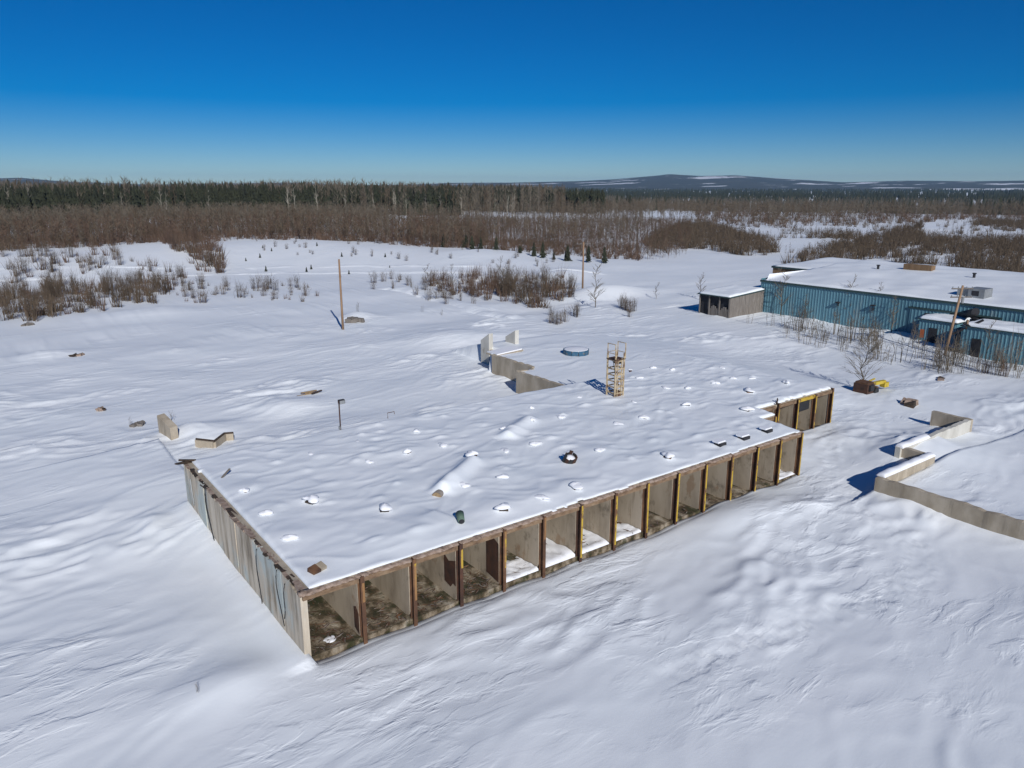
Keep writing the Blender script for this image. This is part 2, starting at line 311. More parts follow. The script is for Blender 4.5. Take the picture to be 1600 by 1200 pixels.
# rotten coping pieces along the left wall top
y = .05
while y < W-.2:
    ln = random.uniform(.3, 1.1)
    M = Matrix.Translation((-.03+random.uniform(-.05, .05), y+ln/2, H-.06)) @ Matrix.Rotation(random.uniform(-.04, .04), 4, 'Z') @ Matrix.Rotation(random.uniform(-.04, .04), 4, 'X')
    m = MB().box((-random.uniform(.06, .15), -ln/2, -.05), (random.uniform(.08, .22), ln/2, random.uniform(.02, .06)), M); m.v = [tuple(np.array(q)+RNG.normal(0, .018, 3)) for q in m.v]
    m.build('coping_piece', random.choice([TAR, CRUMB, CRUMB, TAR]), B)
    y += ln*random.uniform(.7, 1.1)
for (sx, sz, ln, an) in [(-.5, .12, 1.1, .5), (.25, .2, .9, -.3), (.0, .05, 1.0, .15)]:
    M = Matrix.Translation((-.05, W-.15, H+sz)) @ Matrix.Rotation(an, 4, 'Z') @ Matrix.Rotation(.12, 4, 'Y')
    MB().box((-ln/2+sx*.3, -.09, -.03), (ln/2+sx*.3, .09, .03), M).build('broken_board', TAR, B)
for (yy, zt, zb, yo) in [(13.0, H+.02, -.1, -1.3), (12.8, H, .25, -.7), (5.0, H-.2, .05, -.25), (2.5, H-.1, .5, -.5), (1.6, H-.3, .9, .3)]:
    P = [(-.2-.05*math.sin(t*3), yy+yo*t*t+.08*math.sin(t*7), zt+(zb-zt)*t) for t in np.linspace(0, 1, 9)]
    MB().tube([(0, yy+.1, zt)]+P, .022, 5).build('loose_cable', BLACK, B)
MB().tube([(-.22, 15.9, 2.5), (-.22, 15.7, 1.0)], .05, 6).build('wall_pipe', GREYM, B)
MB().box((.1, W-.2, -.6), (30.6, W, H-.26)).box((30.6, W-.2, -.6), (43.98, W, H-.26)).build('back_wall', CONC, B)
MB().box((43.75, 4.85, -.6), (43.99, W-.21, H-.25)).build('end_wall', CONC, B)
# partitions, posts, edge beam bay by bay
def post(x, y, k, h=H, yellow=True):
    M = Matrix.Translation((x, y, 0))
    M = M @ Matrix.Rotation(random.uniform(-.012, .012), 4, 'Y'); m = MB(); m.box((-.085, -.17, -.35), (.085, -.145, h-.02), M).box((-.085, .12, -.35), (.085, .145, h-.02), M).box((-.014, -.145, -.35), (.014, .12, h-.02), M)
    p = m.build('post', RUST if k % 3 else DRUST, B)
    z0 = .05 if k > 5 else (1.0 if k in (2, 4) else 1.75)
    if yellow: MB().box((-.02, -.176, z0), (.083, -.1705, h-.06-.3*random.random()**3), M).build('painted_flange', YEL if k > 5 else YELR, p)
    return p
for k in range(1, NB+1):
    x = k*BAY-(.0 if k < NB else .1)
    V = []; F = []; n = 16                                 # partition with a chipped lower front corner
    fy = .16
    low = .25 if k in (2, 5, 6) else .05
    P = [(fy, .04+low*1.2), (fy+.12, .02+low*.5), (fy+.5, .0), (W-.25, 0), (W-.25, H-.245), (fy, H-.245)]
    m = MB(); m.add([(x-.10, a, b) for a, b in P]+[(x+.10, a, b) for a, b in P], [tuple(range(6))[::-1], tuple(range(6, 12))]+[(i, (i+1) % 6, 6+(i+1) % 6, 6+i) for i in range(6)])
    m.build('partition', PARTC, B)
    post(x, 0, k)
    if k in (1, 3, 4):
        zt = {1: 1.25, 3: 2.0, 4: 2.25}[k]; d = {1: .45, 3: .95, 4: 1.0}[k]
        Q = [(.15, .15), (.15+d, .3), (.15+d, zt), (.15+d*.55, zt-(.25 if k == 3 else -.1)), (.15, zt+(.05 if k == 3 else -.15))]
        if k == 3: Q = [(.15, .75), (.4, .8), (.6, .55), (.15+d, .65), (.15+d, zt), (.15+d*.6, zt-.22), (.15, zt)]
        MB().add([(x-.115, a, b) for a, b in Q]+[(x-.102, a, b) for a, b in Q], [tuple(range(len(Q))), tuple(range(len(Q), 2*len(Q)))[::-1]]+[(i, len(Q)+i, len(Q)+(i+1) % len(Q), (i+1) % len(Q)) for i in range(len(Q))]).build('rusty_plate', DRUST, B)
for k in range(NB):
    x0, x1 = k*BAY+(.115 if k else -.1), (k+1)*BAY-.115
    MB().box((x0, -.10, H-.30), (x1, .09, H-.10+random.uniform(-.02, .02))).build('edge_beam', ORUST, B)
    n = 34; V = []; F = []                                  # crumbling slab edge over the beam
    for j in range(n+1):
        xx = x0-.1+(x1-x0+.2)*j/n; q_ = float(fbm(np.array(xx*1.7), np.array(3.3), 3)); o = .06*q_+random.uniform(-.02, .02); t = H-.03+.07*float(fbm(np.array(xx*2.3), np.array(9.1), 3))+random.uniform(-.015, .015)
        V += [(xx, -.09+o, H-.12), (xx, -.12+o, t-.05), (xx, .02+o, t), (xx, .22, H+.01), (xx, .22, H-.12)]
    for j in range(n):
        for q in range(5): F.append((5*j+q, 5*j+(q+1) % 5, 5*j+5+(q+1) % 5, 5*j+5+q)[::-1])
    F += [(0, 1, 2, 3, 4), tuple(5*n+q for q in (4, 3, 2, 1, 0))]
    MB().add(V, F).build('broken_slab_edge', CRUMB, B, True)
# notch and rear wing bays
MB().box((L-.02, 3.0, -.4), (L+.2, 4.7, H-.25)).build('notch_wall', PARTC, B)
MB().box((L+.21, 3.02, H-.32), (34.4, 3.2, H-.06)).build('edge_beam', ORUST, B)
post(34.3, 3.1, 8)
for j, x in enumerate((34.45, 36.9, 39.3, 41.6, 43.85)):
    if j < 4: MB().box((x-.1, 4.78, -.3), (x+.1, 8.49, H-.25)).build('partition', PARTC, B)
    post(x, 4.6, 7+j, H+(.12 if j in (1, 4) else 0))
    if j < 4:
        MB().box((x+.115, 4.5, H-.30), (x+2.2, 4.66, H-.06)).build('edge_beam', YEL if j == 2 else ORUST, B)
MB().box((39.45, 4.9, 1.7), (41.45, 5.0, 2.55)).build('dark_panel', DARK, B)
MB().box((34.6, 8.5, -.3), (43.7, 8.7, H-.25)).build('rear_bay_wall', PARTC, B)
MB().box((33, 3.1, -.45), (43.9, 8.5, -.05)).build('rear_bay_floor', MOSS, B)
for k, (dx, dz) in enumerate([(0, .25), (.15, .2), (-.15, .15), (.05, .3)]):
    MB().tube([(36.8, 4.6, H), (36.8+dx*2, 4.6+dx, H+dz*1.5)], .04, 5).build('bent_bar', TAR, B)
# drifts blown into the bays
for k, (sx, sy, hz) in {4: (1.0, .8, .11), 5: (1.0, 1.7, .17), 6: (1.0, 1.4, .14), 7: (.95, .9, .10), 13: (.8, .6, .08), 0: (.3, .35, .07)}.items():
    cx = (k+.5)*BAY-.1; cy = {0: .75, 3: .6}.get(k, 1.5)
    n = 26; u, v = np.meshgrid(np.linspace(-1, 1, n), np.linspace(-1, 1, n)); hx = BAY/2-.13 if sx > .6 else sx*1.2; hy = sy*1.4
    if sx < .8: z = .02+hz*(1-u**2-v**2)+hz*.5*fbm(u*1.1+k, v*1.1, 2)-.3*sstep(.7, 1, np.hypot(u, v)); Y = cy+v*sy
    else:
        w01 = (v+1)/2; z = .05+hz*(.75-w01**1.2*1.1)+hz*.9*fbm(u*1.2+k*3.1, v*1.3, 3)+hz*.5*u*u*(1-w01); Y = .10+w01*hy*1.7; z[0] = -.02; Y[1] = .115; z[1] *= .6
    V = np.stack([cx+.1+u*hx, Y, np.clip(z, -.1, 2)], -1).reshape(-1, 3)
    tag(link('snow_drift', big_mesh('snow_drift', V, grid_faces(n, n), SNOWCAP)), 'snow blown into an open bay on the bay floor', 'snow', 'drifts in the open bays', 'stuff')
for k in range(NB):                                        # dead leaves, twigs and chips on the floors
    V, F = [], []
    for i in range(150 if k < 4 else 60):
        x = k*BAY+.3+random.random()*(BAY-.6); y = .2+4.5*random.random()**1.4; a = random.uniform(0, 6.28); ln = random.uniform(.04, .3); wd = random.uniform(.015, .05); z = .045+random.uniform(0, .05); q = len(V)
        c, s_ = math.cos(a)*ln, math.sin(a)*ln; V += [(x-c, y-s_, z), (x+s_*.2-wd, y+c*.2, z+.03), (x+c, y+s_, z+random.uniform(0, .08)), (x-s_*.2+wd, y-c*.2, z+.012)]; F += [(q, q+1, q+2), (q, q+2, q+3)]
    me = big_mesh('litter', np.array(V), np.array(F), WOOD, False); me.materials.append(RUST); me.polygons.foreach_set('material_index', [int(i % 3 > 0) for i in range(len(F))]); tag(link('litter', me), 'dead twigs and chips strewn over a bay floor', 'litter', 'litter on the bay floors', 'stuff')
# ------------------------------------------------------------------ snow on the roof
RIDGES = []
for (a, b, hh_, wd) in [((682, 774), (738, 722), .55, .5), ((786, 686), (826, 657), .4, .55), ((700, 800), (640, 830), .12, 1.2)]:
    RIDGES.append((bp(*a, H+.2), bp(*b, H+.2), hh_, wd))
stub_px = [(577, 721), (637, 707), (692, 695), (651, 674), (602, 797), (737, 718), (726, 760), (789, 704), (789, 671), (832, 660), (836, 694), (831, 637), (876, 652), (786, 745), (786, 796), (846, 778), (900, 761), (937, 705), (906, 620),
  (382, 767), (415, 802), (452, 841), (487, 709), (487, 783), (1044, 714), (965, 662), (1005, 652), (1072, 633), (990, 628), (1040, 606), (1075, 606), (1128, 575), (1175, 591), (1145, 592), (1166, 641), (1228, 599), (1170, 612), (1118, 600), (1000, 590), (1050, 578), (985, 577), (1020, 575), (560, 690)]
STUBS = [bp(x, y, H+.2) for x, y in stub_px]
LUMPS = [(RNG.uniform(.5, 43), RNG.uniform(.8, 17), RNG.uniform(-.05, .11), RNG.uniform(.2, .55), RNG.uniform(.15, .4)) for _ in range(260)]
def roof_z(x, y):
    z = H+.13+.05*fbm(x/6, y/4, 3)+.045*(1-np.abs(perlin(x/3.5, y/1.5+fbm(x/4, y/3, 2)*.9)))**4+.018*fbm(x/1.5, y/.8, 2)
    z = z-.10*(1-sstep(0, 1.8, y))
    for p, q, hh_, wd in RIDGES:
        e = q-p; t = ((x-p[0])*e[0]+(y-p[1])*e[1])/(e[0]**2+e[1]**2); tc = np.clip(t, 0, 1)
        dd = np.hypot(x-p[0]-tc*e[0], y-p[1]-tc*e[1]); z = z+hh_*np.exp(-(dd/wd)**2)*np.clip(1.1-.35*tc, 0, 1)*sstep(.04, .16, t)
    for lx, ly, la, lr, lq in LUMPS: z = z+la*np.exp(-((x-lx)/lr)**2-((y-ly)/lq)**2)
    for s in STUBS: z = z+.10*np.exp(-((x-s[0]-.2)/.9)**2-((y-s[1]-.5)/.8)**2)
    return z
def snow_sheet(name, xs, ys, zf, msk, zlow, mt=SNOWCAP, fall=.35):
    X, Y = np.meshgrid(xs, ys); cx = (X[:-1, :-1]+X[1:, 1:])/2; cy = (Y[:-1, :-1]+Y[1:, 1:])/2
    m = msk(cx, cy); Fq = grid_faces(len(ys), len(xs), m); Z = zf(X, Y)
    V = np.stack([X, Y, Z], -1).reshape(-1, 3)
    ed = np.concatenate([Fq[:, [0, 1]], Fq[:, [1, 2]], Fq[:, [2, 3]], Fq[:, [3, 0]]]); es = {(a, b) for a, b in ed.tolist()}
    bd = [(a, b) for a, b in es if (b, a) not in es]; bv = sorted({i for e in bd for i in e}); mp = {v: len(V)+i for i, v in enumerate(bv)}
    low = V[bv].copy(); low[:, 2] = zlow(low[:, 0], low[:, 1]) if callable(zlow) else zlow
    V[bv, 2] = V[bv, 2]*.55+low[:, 2]*.45
    Fq = np.concatenate([Fq, np.array([(b, a, mp[a], mp[b]) for a, b in bd], np.int64)]) ; V = np.concatenate([V, low])
    used = np.unique(Fq); re = np.full(len(V), -1); re[used] = np.arange(len(used))
    return link(name, big_mesh(name, V[used], re[Fq], mt))
def roof_mask(x, y):
    j = .05+.10*(fbm(x/1.5, y/1.5, 3)+.6)
    return inside(x, y-np.where(y < 6, j, 0), PLAN) & (x > .22+.10*fbm(y/2.5, x/2.5, 2)) & (y < W-.03) & (x < 43.95)
rs = snow_sheet('roof_snow', np.arange(0, 44.05, .13), np.arange(0, W+.05, .13), roof_z, roof_mask, H+.002, ROOFSN)
tag(rs, 'wind-rippled snow sheet lying over the flat concrete roof', 'snow', None, 'stuff')
# ------------------------------------------------------------------ snow-capped stubs on the roof
def make_stub(v):
    r = empty('roof_stub', (0, 0, 0), 'short brown stub under a white snow cap on the flat concrete roof', 'vent', 'snow-capped stubs on the flat roof')
    m = MB(); n = 8; m.tube([(0, 0, -.3), (0, 0, .16)], [.2, .22], n); m.box((-.26, -.2, .10), (.22, .22, .17)); m.build('stub', RUST if v % 2 else TAR, r)
    V = []; F = []; rings = 6; seg = 14
    for i in range(rings+1):
        t = i/rings*math.pi; 
        for k in range(seg):
            a = 2*math.pi*k/seg; rad = math.sin(t)*(.36+.09*math.sin(a*2+v)+.06*math.sin(a*3+v*2)+.03*math.sin(a*5+v)); zz = .24+math.cos(t)*(.15+.04*math.sin(a+v) if t < math.pi/2 else .05)+.03*math.sin(a*2+v*3)*math.sin(t)
            V.append((rad*math.cos(a)*1.15, rad*math.sin(a), zz))
    for i in range(rings):
        for k in range(seg): F.append((i*seg+k, (i+1)*seg+k, (i+1)*seg+(k+1) % seg, i*seg+(k+1) % seg))
    c = MB().add(V, F).build('snow_cap', SNOWCAP, r, True)
    return r
protos = [make_stub(v) for v in range(7)]; used = set()
for i, s in enumerate(STUBS):
    v = i % 7; o = protos[v] if v not in used else copy_tree(protos[v]); used.add(v)
    sc = random.uniform(.7, 1.12)*(.75 if s[1] > 9 else 1); o.location = (s[0], s[1], float(roof_z(s[0], s[1]))-.15); o.scale = (sc*random.uniform(.8, 1.2), sc, sc*random.uniform(.7, 1.2)); o.rotation_euler = (0, 0, random.uniform(0, 6.28))
# other things on the roof
def on_roof(px, py, dz=0): p = bp(px, py, H+.25); return (p[0], p[1], float(roof_z(p[0], p[1]))+dz)
for (px, py, wd) in ((1126, 692, .55), (1163, 682, .6), (1199, 671, .55)):
    x, y, z = on_roof(px, py); r = empty('roof_box', (x, y, z), {1126: 'dark low box vent nearest the middle of the front roof edge', 1163: 'dark low box vent, middle of three near the right roof corner', 1199: 'dark low box vent closest to the right roof corner'}[px], 'vent', 'dark box vents by the right roof corner')
    MB().box((x-wd/2, y-.22, z-.2), (x+wd/2, y+.25, z+.16)).build('body', DARK, r); MB().box((x-wd/2-.06, y-.1, z+.162), (x+wd/2+.04, y+.36, z+.26)).build('snow_cap', SNOWCAP, r)
x, y, z = on_roof(495, 887); r = empty('rusty_hatch', (x, y, z), 'rust-red tilted lid in the snow near the left front roof corner', 'hatch')
M = Matrix.Translation((x, y, z+.05)) @ Matrix.Rotation(.35, 4, 'X') @ Matrix.Rotation(.3, 4, 'Z')
MB().box((-.32, -.2, -.12), (.05, .2, .14), M).build('lid', RUST, r); MB().box((.06, -.18, -.12), (.36, .2, .10), M).build('concrete_curb', CONC, r)
x, y, z = on_roof(889, 718); o = empty('steel_drum', (x, y, z), 'dark open drum with snow inside half sunk in the middle of the roof', 'drum')
M = Matrix.Translation((x, y, z)) @ Matrix.Rotation(.5, 4, 'X')
for k in range(10):
    a0, a1 = 2*math.pi*k/10+.03, 2*math.pi*(k+1)/10-.03; hh_ = .42+.1*math.sin(k*2.1)
    P = [(.38*math.cos(a0), .38*math.sin(a0)), (.38*math.cos(a1), .38*math.sin(a1)), (.32*math.cos(a1), .32*math.sin(a1)), (.32*math.cos(a0), .32*math.sin(a0))]
    m = MB().prism(P, -.2, hh_); m.v = [tuple(M @ Vector(q)) for q in m.v]; m.build('drum_stave', DRUST if k % 2 else BLACK, o)
m = MB().tube([(.05, 0, -.1), (0, 0, .26), (0, 0, .32)], [.28, .28, .12], 12); m.v = [tuple(M @ Vector(q)) for q in m.v]; m.build('snow_fill', SNOWCAP, o, True)
x, y, z = on_roof(720, 813); o = empty('green_bucket', (x, y, z), 'dull green bucket tipped over near the front roof edge', 'bucket')
MB().tube([(x-.12, y-.25, z+.12), (x+.1, y+.25, z+.26)], [.15, .2], 14).build('bucket_body', GREEN, o, True); MB().tube([(x-.13, y-.27, z+.118), (x-.12, y-.251, z+.12)], [.12, .13], 14).build('bucket_mouth', DARK, o)
p, q = RIDGES[0][0], RIDGES[0][1]; e = (q-p)/np.linalg.norm(q-p); z = float(roof_z(p[0]+.5*e[0], p[1]+.5*e[1]))-.35
lg = empty('snowed_log', (p[0], p[1], H), 'fat log under a snow ridge with its sawn brown end showing on the roof', 'log')
MB().tube([tuple(p+e*.02+np.array([0, 0, z-p[2]])), tuple(p+e*3.5+np.array([0, 0, z-p[2]-.1]))], .27, 14).build('trunk', WOOD, lg, True)
MB().tube([tuple(p-e*.01+np.array([0, 0, z-p[2]])), tuple(p+e*.018+np.array([0, 0, z-p[2]]))], .25, 14).build('sawn_end', LOGE, lg)
x, y, z = on_roof(352, 741); MBp = MB().box((-.35, -.05, -.02), (.4, .06, .03), Matrix.Translation((x, y, z+.12)) @ Matrix.Rotation(.5, 4, 'Z') @ Matrix.Rotation(-.45, 4, 'Y'))
tag(MBp.build('loose_board', WOOD), 'short grey board sticking out of roof snow near the left wall', 'board')
x, y, z = on_roof(611, 648); f = MB().tube([(x-.25, y, z-.1), (x-.25, y, z+.28), (x+.25, y, z+.28), (x+.25, y, z+.1)], .025, 5); tag(f.build('bent_pipe', RUST), 'thin bent pipe bracket at the back edge of the roof', 'pipe')
# caged ladder tower
tx, ty = 28.9, 12.9; tz = H+.1; top = height_at(tx, ty, 536); T = empty('ladder_tower', (tx, ty, H), 'cream and rust steel ladder tower with railings standing on the roof', 'ladder tower')
hw = .42; plat = tz+(top-tz)*.70
for sx in (-1, 1):
    for sy in (-1, 1): MB().tube([(tx+sx*hw, ty+sy*hw, tz-.2), (tx+sx*hw, ty+sy*hw, plat+.45)], .08, 6).build('corner_rail', CREAM, T)
zz = tz+.25
while zz < plat-.1:
    MB().tube([(tx-.2, ty-hw, zz), (tx+.2, ty-hw, zz)], .035, 5).build('rung', CREAM, T); zz += .3
for s in (-1, 1): MB().tube([(tx+s*.2, ty-hw, tz-.1), (tx+s*.2, ty-hw, plat+.1)], .055, 6).build('ladder_rail', CREAM, T)
for z in (tz+.3, tz+.75, tz+1.2, tz+1.65, tz+2.1, plat-.02):
    m = MB()
    for (ax, ay, bx_, by) in ((-1, -1, 1, -1), (1, -1, 1, 1), (1, 1, -1, 1), (-1, 1, -1, -1)): m.tube([(tx+ax*hw, ty+ay*hw, z), (tx+bx_*hw, ty+by*hw, z)], .05, 6)
    m.build('ring_brace', CREAM, T)
for z0, z1 in ((tz+.55, tz+1.25), (tz+1.25, tz+1.95)):
    MB().tube([(tx-hw, ty-hw, z0), (tx, ty-hw-.02, z1)], .025, 5).tube([(tx+hw, ty-hw, z0), (tx, ty-hw-.02, z1)], .025, 5).build('diagonal_brace', CREAM, T)
MB().box((tx-.5, ty-.5, plat+.02), (tx+.5, ty+.5, plat+.07)).build('platform', DRUST, T)
MB().box((tx-.06, ty-.3, plat-.32), (tx+.36, ty+.2, plat-.03)).build('dark_box', DARK, T)
for s in (-1, 1):
    P = [(tx+s*.5, ty-.45, plat+.1), (tx+s*.5, ty-.45, top), (tx+s*.5, ty+.35, top), (tx+s*.5, ty+.35, plat+.1)]
    MB().tube(P, .045, 6).build('guard_rail', CREAM, T)
    MB().tube([(tx+s*.5, ty-.45, plat+.5), (tx+s*.5, ty+.35, plat+.5)], .025, 6).build('mid_rail', CREAM, T)
MB().tube([(tx-.5, ty+.35, plat+.55), (tx+.5, ty+.35, plat+.55)], .025, 6).build('mid_rail', CREAM, T)
MB().tube([(tx-.42, ty-.42, tz+1.7), (tx-.75, ty-.5, tz+2.75), (tx-1.05, ty-.5, tz+3.0), (tx-.55, ty-.5, tz+3.05), (tx-.75, ty-.5, tz+2.75)], .025, 5).build('bent_handle', DARK, T)
MB().box((tx-.18, ty-.44, tz-.15), (tx+.2, ty-.1, tz+.4)).build('rusted_foot', RUST, T)
# flood light on the back edge
x, y = 9.24, W-.12; top = height_at(x, y, 626); Lp = empty('light_post', (x, y, H), 'thin rusty post with a box floodlight on the back roof edge', 'lamp post')
MB().tube([(x, y, H-.1), (x, y, top)], .045, 8).build('pole', DRUST, Lp); MB().box((x-.02, y-.13, top-.2), (x+.36, y+.13, top+.03)).build('lamp_head', DARK, Lp)
MB().box((x+.0, y-.15, top-.22), (x+.33, y-.132, top+.0)).build('lamp_glass', GREYM, Lp); MB().box((x-.1, y-.08, H+.2), (x-.03, y+.06, H+.4)).build('junction_box', GREYM, Lp)
# ------------------------------------------------------------------ broken walls, fins and tank behind the building
def wall_thing(name, label, segs, mt, cat='wall', group=None):
    s0 = segs[0]; r = empty(name, (s0[0], s0[1], 0), label, cat, group)
    for (x0, y0, x1, y1, zt) in segs:
        n = max(2, int(math.hypot(x1-x0, y1-y0)/.35)); dx, dy = x1-x0, y1-y0; ll = math.hypot(dx, dy); nx, ny = -dy/ll*.17, dx/ll*.17; V = []; F = []
        for i in range(n+1):
            t = i/n; z = zt-abs(random.gauss(0, .04)); a, b = x0+dx*t, y0+dy*t
            V += [(a-nx, b-ny, -.6), (a-nx, b-ny, z), (a+nx, b+ny, z+random.uniform(-.03, .03)), (a+nx, b+ny, -.6)]
        for i in range(n):
            for k in range(4): F.append((4*i+k, 4*i+(k+1) % 4, 4*i+4+(k+1) % 4, 4*i+4+k))
        F += [(3, 2, 1, 0), (4*n, 4*n+1, 4*n+2, 4*n+3)]; MB().add(V, F).build('wall_section', mt, r)
    return r
r = wall_thing('retaining_wall', 'brown concrete retaining wall whose near end tapers into the roof snow', [(30.4, W+.1, 30.4, 26.8, 2.0)], CONC)
r = wall_thing('retaining_wall', 'stained concrete retaining wall with broken top between the jog and the two fins', [(32.5, 27.2, 32.5, 33.6, 2.0), (30.55, 27.0, 32.35, 27.0, 1.9), (32.7, 34.2, 34.5, 34.2, 1.9), (34.6, 34.0, 34.6, 38.0, 1.6)], CONC)
def fin(p, wd, zt, lab):
    r = empty('concrete_fin', (p[0], p[1], 0), lab, 'pillar', 'upright concrete fins')
    x, y = p[0], p[1]
    MB().add([(x-.25, y-wd, -.4), (x+.25, y-wd, -.4), (x+.25, y+wd, -.4), (x-.25, y+wd, -.4), (x-.25, y-wd, zt), (x+.25, y-wd, zt), (x+.25, y+wd, zt-.9), (x-.25, y+wd, zt-.9)],
             [(0, 3, 2, 1), (4, 5, 6, 7), (0, 1, 5, 4), (1, 2, 6, 5), (2, 3, 7, 6), (3, 0, 4, 7)]).build('fin_slab', PALEC, r)
fin((34.6, 37.7), .75, height_at(34.6, 37.0, 521), 'left of the two upright slanted concrete fins above the broken wall')
fin((37.8, 37.6), .85, height_at(37.8, 36.8, 516), 'right of the two upright slanted concrete fins, standing clear in snow')
p = bp(788, 549, 2.0); cs = empty('tilted_slab', (p[0], p[1], 1.8), 'thin tilted concrete slab with snow on top below the fins', 'slab')
M = Matrix.Translation((p[0], p[1], 2.0)) @ Matrix.Rotation(-.06, 4, 'Y')
MB().box((-1.6, -.9, -.12), (1.7, .9, 0), M).build('slab_plate', CONC, cs); MB().box((-1.45, -.75, .003), (1.65, .9, .12), M).build('snow_cap', SNOWCAP, cs)
p = bp(900, 551, 2.0); x, y = p[0], p[1]; z = float(ground(x, y)); hk = empty('round_hatch', (x, y, z), 'round tank hatch with blue rim and a snow cushion inside', 'hatch')
for k in range(12):
    a0, a1 = 2*math.pi*k/12+.02, 2*math.pi*(k+1)/12-.02
    P = [(x+1.3*math.cos(a0), y+1.3*math.sin(a0)), (x+1.3*math.cos(a1), y+1.3*math.sin(a1)), (x+1.12*math.cos(a1), y+1.12*math.sin(a1)), (x+1.12*math.cos(a0), y+1.12*math.sin(a0))]
    MB().prism(P, z-.3, z+.48).build('rim_plate', BLUE2, hk)
V = [(x, y, z+.58)]+[(x+rr_*math.cos(a), y+rr_*math.sin(a), z+zz) for rr_, zz in ((.6, .57), (1.05, .5), (1.2, .5), (1.24, .4)) for a in np.linspace(0, 2*math.pi, 20, endpoint=False)]
F = [(0, 1+k, 1+(k+1) % 20) for k in range(20)]+[(1+20*i+k, 1+20*i+20+k, 1+20*i+20+(k+1) % 20, 1+20*i+(k+1) % 20) for i in range(3) for k in range(20)]
MB().add(V, F).build('snow_fill', SNOWCAP, hk, True)
# ------------------------------------------------------------------ zigzag foundation at the right
Zt = 1.2
zf = wall_thing('zigzag_foundation', 'low zigzag concrete foundation wall half filled with snow at the right', [(33.62, -4.68, 33.62, -34, Zt), (33.8, -4.85, 40.2, -4.85, Zt+.02)], CONC)
for (x0, y0, x1, y1, mt) in ((40.0, -4.6, 40.0, -3.05, CONC), (39.6, -2.88, 50.0, -2.88, PALEC), (50.15, -3.05, 50.15, -.2, CONC)):
    t = wall_thing('tmp', 'x', [(x0, y0, x1, y1, Zt+.05)], mt); c = t.children[0]; loc = np.array(t.location); c.parent = zf
    c.data.transform(Matrix.Translation(Vector(loc)-Vector(zf.location))); bpy.data.objects.remove(t)
for (x0, y0, x1, y1) in ((33.75, -5.1, 40.1, -4.55), (39.75, -3.15, 43.5, -2.6)):
    xs = np.linspace(x0, x1, 50); ys = np.linspace(y0, y1, 9)
    o = snow_sheet('wall_snow', xs, ys, lambda X, Y: Zt+.2+.06*fbm(X/1.2, Y, 2)-.3*((Y-(y0+y1)/2)/(y1-y0))**2, lambda a, b: np.ones(a.shape, bool), Zt-.02); o.parent = zf; o.data.transform(Matrix.Translation(-Vector(zf.location)))
# ------------------------------------------------------------------ small ruins and debris left of and behind the building
def gz(x, y): return float(ground(np.array([x]), np.array([y]))[0])
p = bp(264, 678, .3); bl = empty('foundation_block', (p[0], p[1], 0), 'slanted concrete block with a dark right face beside the snowy footing left of the building', 'block')
M = Matrix.Translation((p[0], p[1], gz(p[0], p[1]))) @ Matrix.Rotation(.2, 4, 'Z')
MB().add([tuple(M @ Vector(q)) for q in [(-.3, -1.0, -.6), (.25, -1.0, -.6), (.25, 1.0, -.6), (-.3, 1.0, -.6), (-.3, -1.0, .75), (.25, -1.0, .8), (.25, 1.0, 1.35), (-.3, 1.0, 1.3)]], [(0, 3, 2, 1), (4, 5, 6, 7), (0, 1, 5, 4), (1, 2, 6, 5), (2, 3, 7, 6), (3, 0, 4, 7)]).build('block_body', CONC, bl)
MB().add([tuple(M @ Vector(q)) for q in [(.255, -.9, .2), (.265, .95, .3), (.265, .95, 1.28), (.255, -.9, .76)]], [(0, 1, 2, 3)]).build('dark_face', DRUST, bl)  # dark brown sheet over the right face of the block
P = [bp(x, y, .7) for x, y in ((306, 682), (333, 685), (350, 672), (364, 671))]; ft = empty('broken_footing', tuple(P[0]), 'bent broken concrete footing edge poking from a snow hump left of the building', 'footing')
for a, b in zip(P[:-1], P[1:]):
    g = min(gz(a[0], a[1]), gz(b[0], b[1])); d = np.array([b[1]-a[1], a[0]-b[0]]); d = d/np.linalg.norm(d)*.16
    MB().prism([(a[0]+d[0], a[1]+d[1]), (b[0]+d[0], b[1]+d[1]), (b[0]-d[0], b[1]-d[1]), (a[0]-d[0], a[1]-d[1])], g-.4, g+.5).build('footing_piece', CONC, ft)
    MB().tube([(a[0], a[1], g+.53), (b[0], b[1], g+.53)], .09, 5).build('rotten_sill', TAR, ft)
def rubble(px, py, s, lab, cat='debris', mt=TAR, n=4, name='rubble_chunk', flat=.5):
    p = bp(px, py); z = gz(p[0], p[1]); r = empty(name, (p[0], p[1], z), lab, cat)
    for i in range(n):
        M = Matrix.Translation((p[0]+random.uniform(-s, s)*.7, p[1]+random.uniform(-s, s)*.4, z+.08*s)) @ Matrix.Rotation(random.uniform(0, 3), 4, 'Z') @ Matrix.Rotation(random.uniform(-.4, .4), 4, 'X')
        a, b, c = s*random.uniform(.3, .6), s*random.uniform(.2, .4), s*flat*random.uniform(.4, .8)
        m = MB().box((-a, -b, -c), (a, b, c), M); m.v = [tuple(np.array(q)+RNG.normal(0, .05*s, 3)) for q in m.v]; m.build('chunk', mt if i % 2 else (CRUMB if mt is TAR else mt), r)
    return r
rubble(162, 642, .6, 'dark lump of rubble alone in the snow at the left')
rubble(216, 664, .6, 'pale brown rubble lump left of the slanted concrete block', mt=WOOD)
rubble(120, 557, .7, 'row of dark rubble bits on a small drift at far left', n=6, flat=.3)
rubble(43, 509, .7, 'brown lump by the left shrubs at the field edge', mt=WOOD)
rubble(1422, 634, .9, 'dark rubble lump in front of the zigzag foundation', n=5)
rubble(552, 505, 1.2, 'tan rubble heap at the foot of the leftmost utility pole', mt=WOOD, n=6)
rubble(440, 386, 2.2, 'brown dirt and rubble showing on the snow pile far behind', mt=TAR, n=6, flat=.35)
